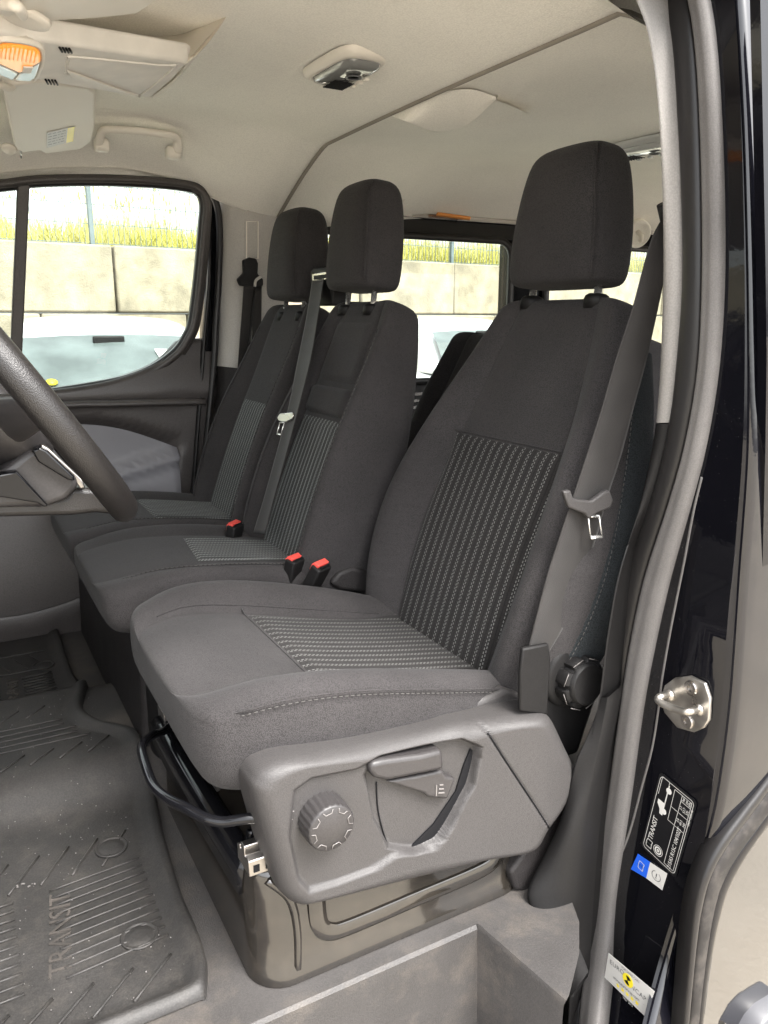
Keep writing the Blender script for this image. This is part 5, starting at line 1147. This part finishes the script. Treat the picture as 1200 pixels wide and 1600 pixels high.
# passenger sun visor with its printed airbag notice
VP_ = ((0.2, 0.40, 1.225), (-0.25, 0.15, 1))
def pvz(u, v, dz=0.0): return P(u, v, pl=((0.2, 0.40, 1.225+dz), (-0.25, 0.15, 1)))
sv1 = thing('sun_visor', 'folded beige passenger sun visor with a printed notice', 'sun visor', pvz(80, 190))
mb = MB(); mb.prism([pvz(u, v) for u, v in [(2, 135), (60, 128), (140, 138), (150, 146), (148, 200), (143, 222), (126, 234), (70, 241), (62, 236), (30, 239), (22, 228)]], (0.0, 0.0, 0.016)); vis = mb.build('pad', 'beige_plastic', sv1, bevel=0.006, bseg=4)
lab_ = [pvz(u, v, -0.0012) for u, v in [(73, 207), (117, 197), (114, 220), (73, 231)]]
mb = MB(); mb.prism(lab_, (0, 0, -0.0006)); lb = mb.build('notice', 'white_print', vis, smooth=False)
mb = MB(); mb.prism([lab_[0].lerp(lab_[1], .74)+V(0, 0, -.0009), lab_[1]+V(0, 0, -.0009), lab_[2]+V(0, 0, -.0009), lab_[3].lerp(lab_[2], .74)+V(0, 0, -.0009)], (0, 0, -.0002)); mb.build('notice_band', 'yellow_print', lb, smooth=False)
mb = MB(); rnd = random.Random(5)
for r_ in range(5):
    t = 0.12+0.17*r_; a, b = lab_[0].lerp(lab_[3], t), lab_[1].lerp(lab_[2], t); s_ = 0.05
    while s_ < 0.66:
        e_ = min(0.68, s_+rnd.uniform(0.05, 0.16)); p0, p1 = a.lerp(b, s_)+V(0, 0, -.0009), a.lerp(b, e_)+V(0, 0, -.0009); d_ = (lab_[3]-lab_[0])*0.02; mb.add([p0-d_, p1-d_, p1+d_, p0+d_], [(0, 1, 2, 3)]); s_ = e_+0.04
mb.build('notice_print', 'grey_print', lb, smooth=False)
mb = MB(); mb.tube(spline([pvz(-14, 132, -0.004), pvz(2, 134, -0.006), pvz(14, 138, -0.004), pvz(22, 132, 0.01)], 5), 0.007, 12); mb.build('pivot', 'beige_plastic', sv1)
mb = MB(); mb.tube([pvz(32, 236, -0.0), pvz(33, 246, -0.0)], 0.0025, 8); mb.build('clip_pin', 'clear_lens', sv1)
mb = MB(); mb.lathe([(0.016, 0), (0.016, 0.004), (0.012, 0.008), (0, 0.009)], pvz(14, 231, 0.01), V(-.2, -.5, -1), 20); mb.build('clip_base', 'beige_plastic', sv1)
# driver visor, only its edge in view
def pdv(u, v, dz=0.0): return P(u, v, pl=((0.2, -0.40, 1.215+dz), (-0.25, -0.10, 1)))
sv2 = thing('sun_visor', 'beige driver sun visor with pivot arm in the top left corner', 'sun visor', pdv(100, 0))
mb = MB(); mb.prism([pdv(u, v) for u, v in [(-200, -60), (-80, -10), (0, 26), (40, 36), (140, 30), (215, 22), (240, 6), (258, -20), (262, -80), (-160, -160)]], (0, 0, 0.016)); mb.build('pad', 'beige_plastic', sv2, bevel=0.006, bseg=4)
mb = MB(); mb.tube(spline([pdv(-20, 2, -0.004), pdv(10, 6, -0.012), pdv(26, 10, -0.016), pdv(34, 20, -0.010), pdv(36, 26, 0.01)], 6), 0.0065, 12); mb.build('pivot', 'beige_plastic', sv2)
mb = MB(); mb.lathe([(0.030, 0.0), (0.028, 0.006), (0.02, 0.008), (0, 0.008)], pdv(40, 24, 0.0), V(-.2, 0, -1), 28); mb.build('pivot_base', 'beige_plastic', sv2)

# ================================================================== things on the door jamb
XS = XJ-0.0135
def pj(u, v, d=0.0): return P(u, v, X=XJv(v)-0.0135-d)
st = thing('door_striker', 'bare steel door striker bolted to the glossy black jamb', 'striker', pj(1070, 1100))
mb = MB(); mb.prism([pj(u, v) for u, v in [(1042, 1070), (1058, 1058), (1082, 1055), (1106, 1066), (1114, 1090), (1112, 1124), (1104, 1136), (1088, 1143), (1062, 1136), (1042, 1112), (1036, 1092)]], (-0.006, 0, 0)); pt_ = mb.build('plate', 'steel', st, bevel=0.002, bseg=3)
a, b = pj(1028, 1090, 0.010), pj(1096, 1113, 0.010)
mb = MB(); mb.tube(spline([pj(1046, 1084, 0.004), P(1034, 1088, X=XS-0.030), P(1028, 1092, X=XS-0.036), P(1036, 1100, X=XS-0.038), P(1062, 1110, X=XS-0.038), P(1078, 1112, X=XS-0.034), pj(1092, 1108, 0.004)], 6), 0.0050, 14); mb.build('loop', 'steel', pt_)
for u, v in ((1047, 1086), (1092, 1108)):
    q = pj(u, v, 0.006); mb = MB(); mb.lathe([(0.009, 0), (0.0085, 0.003), (0.006, 0.006), (0.0, 0.007)], q, V(-1, 0, 0), 24); mb.build('loop_boss', 'steel', pt_)
for u, v in ((1080, 1075), (1074, 1127)):
    q = pj(u, v, 0.006); mb = MB(); mb.lathe([(0.0105, 0), (0.0105, 0.0015), (0.009, 0.003), (0.0045, 0.003), (0.004, 0.0008), (0, 0.0008)], q, V(-1, 0, 0), 28); mb.build('screw', 'satin_steel', pt_, sharp=40)
# tyre pressure plate
tp_ = thing('pressure_plate', 'black tyre pressure label with white figures on the jamb', 'label', pj(1045, 1290))
c00, c10, c01, c11 = pj(1000, 1331), pj(1030, 1215), pj(1059, 1366), pj(1090, 1240)
def lab_frame(c00, c10, c01): 
    ex = (c10-c00); ey = (c00-c01); return ex, ey
exs, eys = c10-c00, (c00-c01)              # text runs up the label; its top faces the seat
LW, LH = exs.length, eys.length; ex_, ey_ = exs.normalized(), (eys-exs.normalized()*eys.dot(exs.normalized())).normalized(); org = (c00+c10+c01+c11)/4; LHh = abs(eys.dot(ey_))
def lp(x, y, d=0.0): return org+ex_*x*LW+ey_*y*LHh+V(-d, 0, 0)       # x, y in -.5..5
def rrect(w, h, r, n=6):
    o = []
    for cx_, cy_, a0 in ((w-r, h-r, 0), (-w+r, h-r, 90), (-w+r, -h+r, 180), (w-r, -h+r, 270)):
        for k in range(n): a = R(a0+90*k/(n-1)); o.append((cx_+r*math.cos(a), cy_+r*math.sin(a)))
    return o
DOFF = [0.0]
def lq(pts, d): return [org+ex_*x+ey_*y+V(-d-DOFF[0], 0, 0) for x, y in pts]
mb = MB(); mb.prism(lq(rrect(LW*.5, LHh*.5, 0.007), 0.0), (-0.0004, 0, 0)); pb_ = mb.build('backing', 'black_print', tp_, smooth=False)
def outline(pts, w, d, name, mat, parent):
    mb = MB(); n = len(pts); c = lq(pts, d); cc = sum(c, Vector())/n
    inn = []
    for i in range(n):
        a, b_, c_ = pts[i-1], pts[i], pts[(i+1) % n]
        t1 = Vector((b_[0]-a[0], b_[1]-a[1])).normalized() if (b_[0]-a[0], b_[1]-a[1]) != (0, 0) else Vector((1, 0)); t2 = Vector((c_[0]-b_[0], c_[1]-b_[1])).normalized()
        nn = Vector((-(t1+t2).y, (t1+t2).x)); nn = nn.normalized() if nn.length > 1e-6 else Vector((0, 0)); inn.append((b_[0]+nn.x*w, b_[1]+nn.y*w))
    mb.grid([c+[c[0]], lq(inn, d)+[lq(inn, d)[0]]]); return mb.build(name, mat, parent, smooth=False)
outline(rrect(LW*.47, LHh*.45, 0.006), 0.0008, 0.0007, 'border', 'white_print', pb_)
def line(a, b, w=0.0007, d=0.0007, name='rule', mat='white_print', parent=None):
    a, b = Vector(a), Vector(b); t = (b-a).normalized(); nn = Vector((-t.y, t.x))*w*.5
    mb = MB(); mb.add(lq([tuple(a-nn), tuple(b-nn), tuple(b+nn), tuple(a+nn)], d), [(0, 1, 2, 3)]); return mb.build(name, mat, parent or pb_, smooth=False)
def ltext(t, x, y, s, align='CENTER', rot=0, mat='white_print', name='lettering', parent=None, sp=0.9):
    c_, s_ = math.cos(rot), math.sin(rot); ex2 = ex_*c_+ey_*s_; ey2 = ey_*c_-ex_*s_
    o = lq([(x, y)], 0.0008)[0]; return text_mesh(t, s, 0, frame(o, ex2, ey2), mat, name, parent or pb_, align, sp)
hL, hH = LW*.5, LHh*.5
line((-hL*.88, -hH*.30), (hL*.88, -hH*.30)); line((-hL*.88, -hH*.80), (hL*.88, -hH*.80)); line((-hL*.88, -hH*.30), (-hL*.88, -hH*.80)); line((hL*.88, -hH*.80), (hL*.88, hH*.10))
line((hL*.12, -hH*.80), (hL*.12, hH*.06)); line((hL*.46, -hH*.80), (hL*.46, hH*.10)); line((hL*.12, hH*.06), (hL*.88, hH*.10)); line((hL*.74, -hH*.80), (hL*.74, -hH*.30))
ltext('215/65 R15C 104/102T', -hL*.37, -hH*.57, LHh*.13)
for i, tx in enumerate(('3.4', '49.3', '340')): ltext(tx, hL*.29, -hH*(.40+.16*i), LHh*.085)
for i, tx in enumerate(('3.7', '53.7', '370')): ltext(tx, hL*.60, -hH*(.40+.16*i), LHh*.085)
for i, tx in enumerate(('bar', 'psi', 'kPa')): ltext(tx, hL*.82, -hH*(.40+.16*i), LHh*.09)
ltext('TRANSIT', -hL*.34, hH*.62, LHh*.17); ltext('GK21-1532-HA', hL*.55, -hH*.90, LHh*.07)
# pickup cab drawing with two wheels, tyre roundel, open-book sign
def fill(pts, name, mat='white_print', d=0.0007, parent=None): mb = MB(); mb.add(lq(pts, d), [tuple(range(len(pts)))]); return mb.build(name, mat, parent or pb_, smooth=False)
fill([(hL*x, hH*y) for x, y in [(.10, .36), (.40, .36), (.40, .74), (.30, .74), (.20, .56), (.10, .52)]], 'van_drawing'); fill([(hL*x, hH*y) for x, y in [(.40, .36), (.86, .36), (.86, .41), (.40, .41)]], 'van_drawing')
for x in (.22, .74): fill([(hL*x+.0048*math.cos(a), hH*.34+.0048*math.sin(a)) for a in [2*math.pi*k/20 for k in range(20)]], 'van_drawing', d=0.0009)
line((hL*.86, hH*.41), (hL*.94, hH*.41)); line((hL*.94, hH*.41), (hL*.94, hH*.80)); line((hL*.50, hH*.80), (hL*.94, hH*.80))
for r1, r0 in ((0.0086, 0.0078), (0.0062, 0.0040), (0.0024, 0.0008)):
    mb = MB(); mb.grid([lq([(-hL*.74+r_*math.cos(2*math.pi*k/28), hH*.12+r_*math.sin(2*math.pi*k/28)) for k in range(28)], 0.0008) for r_ in (r1, r0)], True); mb.build('tyre_roundel', 'white_print', pb_, smooth=False)
def book(cx_, cy_, w, h, mat, parent, d=0.0009):
    for s_ in (-1, 1):
        for a, b in (((0, -h*.85), (s_*w, -h)), ((s_*w, -h), (s_*w, h*.85)), ((s_*w, h*.85), (0, h)), ((0, h), (0, -h*.85))): line((cx_+a[0], cy_+a[1]), (cx_+b[0], cy_+b[1]), 0.0010, d, 'book_sign', mat, parent)
book(-hL*.76, hH*.62, 0.0062, 0.0052, 'white_print', pb_)
# blue and white reminder label below it
rl_ = thing('reminder_label', 'small blue and white label under the tyre pressure label', 'label', pj(1015, 1362))
q = [pj(u, v) for u, v in [(997, 1334), (1016, 1347), (1010, 1372), (986, 1358)]]; mb = MB(); mb.prism(q, (-0.0004, 0, 0)); bl_ = mb.build('blue_field', 'blue_print', rl_, smooth=False)
q2 = [pj(u, v) for u, v in [(1016, 1347), (1043, 1365), (1035, 1391), (1010, 1372)]]; mb = MB(); mb.prism(q2, (-0.0004, 0, 0)); wf_ = mb.build('white_field', 'white_print', rl_, smooth=False)
org_l = org
def inlab(p): d_ = p-org; return (d_.dot(ex_), d_.dot(ey_))
cb = inlab(sum(q, Vector())/4); book(cb[0], cb[1], 0.0065, 0.0050, 'white_print', bl_)
cw = inlab(sum(q2, Vector())/4)
mb = MB(); mb.grid([lq([(cw[0]+r_*math.cos(a), cw[1]+r_*math.sin(a)*1.1) for a in [R(25+310*k/24-90+90) for k in range(25)]], 0.0008) for r_ in (0.0078, 0.0068)]); mb.build('tyre_sign', 'grey_print', wf_, smooth=False)
line((cw[0]-0.001, cw[1]), (cw[0]+0.0045, cw[1]), 0.0018, 0.0008, 'tyre_sign', 'grey_print', wf_); line((cw[0]-0.0042, cw[1]), (cw[0]-0.0025, cw[1]), 0.0018, 0.0008, 'tyre_sign', 'grey_print', wf_)
# crash-test sticker
XN = XJ-0.0135
nc = thing('rating_sticker', 'white crash test sticker with yellow stars low on the jamb', 'sticker', pj(985, 1535))
n00, n10, n11, n01 = pj(945, 1527), pj(1008, 1588), pj(1023, 1549), pj(951, 1489)
org = (n00+n10+n11+n01)/4; cx0 = org.x-0.003
n00, n10, n11, n01 = (P(u, v, X=cx0) for u, v in ((945, 1527), (1008, 1588), (1023, 1549), (951, 1489)))
mb = MB(); mb.prism([n00, n10, n11, n01], (-0.0004, 0, 0)); nb_ = mb.build('backing', 'white_print', nc, smooth=False)
org = (n00+n10+n11+n01)/4; exs = (n10-n00+n11-n01)/2; eys = (n01-n00+n11-n10)/2; ex_ = exs.normalized(); ey_ = (eys-ex_*eys.dot(ex_)).normalized(); NW, NH = exs.length/2, eys.dot(ey_)/2
ltext('EURO', -NW*.50, NH*.48, NH*.42, parent=nb_, mat='grey_print', sp=1.1); ltext('NCAP', NW*.50, NH*.08, NH*.42, parent=nb_, mat='grey_print', sp=1.1)
ltext('FOR SAFER CARS', NW*.12, NH*.80, NH*.20, parent=nb_, mat='grey_print'); ltext('www.euroncap.com', -NW*.05, -NH*.36, NH*.28, parent=nb_, mat='grey_print')
rb = NH*.40; cc0 = (NW*.02, NH*.28)
mb = MB(); mb.lathe([(rb, 0), (rb, 0.0004), (0, 0.0004)], lq([cc0], 0.0006)[0], V(-1, 0, 0), 32); dk = mb.build('roundel', 'yellow_print', nb_, smooth=False)
for a0 in (0, 180): fill([cc0]+[(cc0[0]+rb*.72*math.cos(R(a0+90*k/8+30)), cc0[1]+rb*.72*math.sin(R(a0+90*k/8+30))) for k in range(9)], 'roundel_quarter', 'black_print', 0.0013, dk)
for k in range(5):
    c_ = (-NW*.42+NW*.22*k, -NH*.66); fill([(c_[0]+NH*.17*(1 if j % 2 == 0 else .45)*math.cos(R(90+36*j)), c_[1]+NH*.17*(1 if j % 2 == 0 else .45)*math.sin(R(90+36*j))) for j in range(10)], 'star', 'yellow_print', 0.0009, nb_)
ltext('TEST 2012', NW*.05, -NH*1.12, NH*.2, parent=nb_, mat='white_print')

# dust settled on the jamb
mb = MB(); rnd = random.Random(21)
for k in range(170):
    v = rnd.uniform(620, 1600); u = lerp(e_gryR(v)+6, e_jmbR(v)-8, rnd.random()**1.3); q = P(u, v, X=XJv(v)-0.0128); s_ = rnd.uniform(0.00015, 0.0004); mb.box(q, (s_, s_, s_*1.4))
tag(mb.build('dust', 'rubber_grey', smooth=False), 'fine pale dust specks on the glossy black jamb', 'dust', kind='stuff')

# ================================================================== the yard outside
WD = V(math.sin(R(83.8)), math.cos(R(83.8)), 0); WN = V(WD.y, -WD.x, 0); W0 = V(1.712, 7.5, 0)          # line of the block wall
cw_ = thing('block_wall', 'pale stained wall of big concrete blocks beyond the van', 'wall', (W0.x, W0.y, GZ))
BLs = []; BW, BH = 1.56, 0.70
zt_ = P(150, 380, Y=7.45).z
me_ = None
for r_ in range(3):
    for k in range(-7, 12):
        s0 = k*BW+(BW/2 if r_ % 2 else 0); z1 = zt_-r_*BH; rnd = random.Random(r_*50+k)
        mb = MB(); c = W0+WD*(s0+BW/2)+WN*(-0.35+rnd.uniform(-.015, .015))+V(0, 0, z1-BH/2)
        mb.box(c, (BW-0.02, 0.7, BH-0.016), Matrix.Rotation(math.atan2(WD.y, WD.x), 3, 'Z')); mb.build('block', 'concrete', cw_, smooth=False, bevel=0.02)
# bank above the wall, with rough grass
mb = MB(); mb.grid([[W0+WD*s_-WN*d_+V(0, 0, zt_-0.05+0.10*max(0, d_-.4)) for d_ in (0.2, 0.7, 1.2, 3.0, 6.0)] for s_ in (-14, -7, 0, 7, 14, 22)]); struct(mb.build('bank', 'soil'))
mb = MB(); rnd = random.Random(11); vs_, fs_ = [], []
for k in range(36000):
    s_ = rnd.uniform(-9, 15); d_ = 0.75+rnd.random()**1.6*4.5; cl = noise.noise(V(s_*.9, d_*.9, 3)); tall = rnd.random() < 0.10
    if cl < -0.25 and rnd.random() < 0.7: continue
    h = (rnd.uniform(0.45, 0.95) if tall else rnd.uniform(0.08, 0.34)*(1.0+0.9*cl))*(1+.10*d_)
    b_ = W0+WD*s_-WN*d_+V(0, 0, zt_-0.06+0.10*max(0, d_-.4)); a = rnd.uniform(0, 6.28); w = V(math.cos(a), math.sin(a), 0)*(rnd.uniform(0.002, 0.004) if tall else rnd.uniform(0.004, 0.010)); l = V(rnd.gauss(0, .13), rnd.gauss(0, .13), h)
    o = len(vs_); vs_ += [b_-w, b_+w, b_+w*.6+l*.6, b_+l, b_-w*.6+l*.6]; fs_.append((o, o+1, o+2, o+3, o+4))
    if tall:    # seed head
        q = b_+l; m = b_+l*.82; w2 = w*3.2; o = len(vs_); vs_ += [m, m+w2+l*.06, q, m-w2+l*.06]; fs_.append((o, o+1, o+2, o+3))
mb.add(vs_, fs_); tag(mb.build('grass', 'grass', fix=False), 'tall yellow green grass on the bank behind the fence', 'grass', kind='stuff')
# wire fence on the wall
fe = thing('wire_fence', 'grey welded wire fence standing on top of the block wall', 'fence', W0+V(0, 0, zt_))
fo = -0.32; FH = 1.25
pS = (P(145, 335, Y=7.7)-W0).dot(WD); pS2 = (P(709, 395, Y=8.3)-W0).dot(WD); stp = (pS2-pS)/2
for k in range(-4, 5):
    mb = MB(); b_ = W0+WD*(pS+stp*k)+WN*(fo); mb.box(b_+V(0, 0, zt_+FH/2-0.01), (0.05, 0.05, FH), Matrix.Rotation(math.atan2(WD.y, WD.x), 3, 'Z')); mb.build('post', 'fence_metal', fe, smooth=False, bevel=0.005)
mb = MB(); s_ = -9.0
while s_ < 15:
    a = W0+WD*s_+WN*(fo-0.03)+V(0, 0, zt_+0.02); mb.box(a+V(0, 0, FH/2-.02), (0.006, 0.006, FH-0.04)); s_ += 0.06
for z_ in [0.03+0.2*i for i in range(7)]: mb.box(W0+WD*3+WN*(fo-0.035)+V(0, 0, zt_+z_), (24, 0.008, 0.008), Matrix.Rotation(math.atan2(WD.y, WD.x), 3, 'Z'))
wm = mb.build('wire_mesh', 'fence_metal', fe, smooth=False, fix=False); wm['kind'] = 'stuff'

# parked white hatchbacks facing the van
def car(label, cx, cy, rz, paint='car_white', sheet=True):
    t = thing('parked_car', label, 'car', (cx, cy, GZ), 'cars parked outside the far windows'); M = Matrix.Translation((cx, cy, GZ)) @ Matrix.Rotation(rz, 4, 'Z')
    # local: +x to the right of the picture, -y towards the van (front), z up
    prof = [(-2.0, 0.35, 0.62, 0.70), (-1.95, 0.30, 0.74, 0.80), (-1.7, 0.28, 0.82, 0.86), (-1.1, 0.28, 0.93, 0.88), (-0.85, 0.28, 0.97, 0.88), (1.6, 0.30, 1.0, 0.88), (1.95, 0.35, 0.95, 0.82), (2.0, 0.45, 0.80, 0.76)]
    rows = []
    for y, z0, z1, w in prof:
        row = []
        for k in range(24):
            a = 2*math.pi*k/24; c_, s_ = math.cos(a), math.sin(a); row.append(M @ V(w*math.copysign(abs(c_)**.45, c_), y, (z0+z1)/2+(z1-z0)/2*math.copysign(abs(s_)**.45, s_)))
        rows.append(row)
    mb = MB(); mb.grid(rows, True, True, True); bo = mb.build('body', paint, t, sub=1)
    cab = [(-0.98, 0.93, 0.76), (-0.30, 1.32, 0.62), (-0.05, 1.395, 0.58), (0.5, 1.425, 0.57), (1.2, 1.39, 0.56), (1.55, 1.30, 0.56), (1.92, 0.95, 0.66)]
    rows = []
    for y, z, w in cab: rows.append([M @ V(x*w, y, lerp(0.92, z, f)) for x, f in ((-1.16 if z > 1.0 else -1.0, 0), (-1.08 if z > 1 else -1, 0.55), (-1.0, 0.93), (-0.9, 0.99), (-0.4, 1.02), (0, 1.03), (0.4, 1.02), (0.9, 0.99), (1.0, 0.93), (1.08 if z > 1 else 1, 0.55), (1.16 if z > 1.0 else 1.0, 0))])
    mb = MB(); mb.grid(rows, False); mb.build('roof', paint, t, sub=1)
    ws = [M @ V(x, y, z) for x, y, z in [(-0.70, -0.985, 0.945), (-0.35, -1.03, 0.945), (0, -1.04, 0.945), (0.35, -1.03, 0.945), (0.70, -0.985, 0.945)]]; wt_ = [M @ V(x, y, z) for x, y, z in [(-0.53, -0.42, 1.262), (-0.28, -0.44, 1.275), (0, -0.445, 1.280), (0.28, -0.44, 1.275), (0.53, -0.42, 1.262)]]
    mb = MB(); mb.grid([[a.lerp(b, k/6)+V(0, -0.012, 0.02+0.03*math.sin(math.pi*k/6)) for a, b in zip(ws, wt_)] for k in range(7)]); g_ = mb.build('windscreen', 'car_glass', t)
    mb = MB(); mb.box(M @ V(-0.02, -0.56, 1.262), (0.20, 0.03, 0.06)); mb.build('mirror', 'black_plastic', t, bevel=0.01)
    def ongl(u_, v_): return lerp(0, 1, 0) 
    def gp(fx, fy): 
        k = (fx+0.5)*4; i = min(3, int(k)); a = ws[i].lerp(ws[i+1], k-i); b_ = wt_[i].lerp(wt_[i+1], k-i); return a.lerp(b_, fy)+V(0, -0.022, 0.03+0.03*math.sin(math.pi*fy))
    mb = MB(); mb.add([gp(.22, .12), gp(.42, .12), gp(.40, .62), gp(.20, .62)], [(0, 1, 2, 3)]); sh = mb.build('price_sheet', 'white_print', t, smooth=False)
    for k in range(5):
        mb = MB(); f0 = .2+.08*k; a, b_ = gp(.24, f0), gp(.38, f0); d_ = V(0, 0, .008); mb.add([a-d_+V(0,-.006,.002), b_-d_+V(0,-.006,.002), b_+d_+V(0,-.006,.002), a+d_+V(0,-.006,.002)], [(0, 1, 2, 3)]); mb.build('print_line', 'grey_print', sh, smooth=False)
    mb = MB(); q_ = gp(-.30, .14); mb.lathe([(0.035, 0), (0, 0.002)], q_, V(0, -.5, .85), 24); mb.build('round_sticker', 'yellow_print', t)
    for sx in (-1, 1):
        mb = MB(); mb.box(M @ V(sx*0.98, -0.75, 0.98), (0.16, 0.08, 0.12), M.to_3x3()); mb.build('door_mirror', paint, t, bevel=0.03, bseg=3)
        for yy in (-1.3, 1.3):
            mb = MB(); ax = M.to_3x3() @ V(sx, 0, 0); mb.lathe([(0.30, -0.1), (0.31, -0.06), (0.31, 0.06), (0.28, 0.1), (0.2, 0.1), (0.0, 0.09)], M @ V(sx*0.76, yy, 0.31), ax, 32); mb.build('wheel', 'tyre', t)
        mb = MB(); mb.box(M @ V(sx*0.62, -1.93, 0.66), (0.34, 0.16, 0.14), M.to_3x3()); mb.build('headlight', 'clear_lens', t, bevel=0.03, bseg=3)
cA = P(160, 520, Y=4.55)
car('white hatchback parked outside the passenger door window', cA.x, cA.y, R(-4))
cB = P(690, 530, Y=5.0)
car('white hatchback seen small through the sliding door window', cB.x+0.45, cB.y+0.4, R(-4))
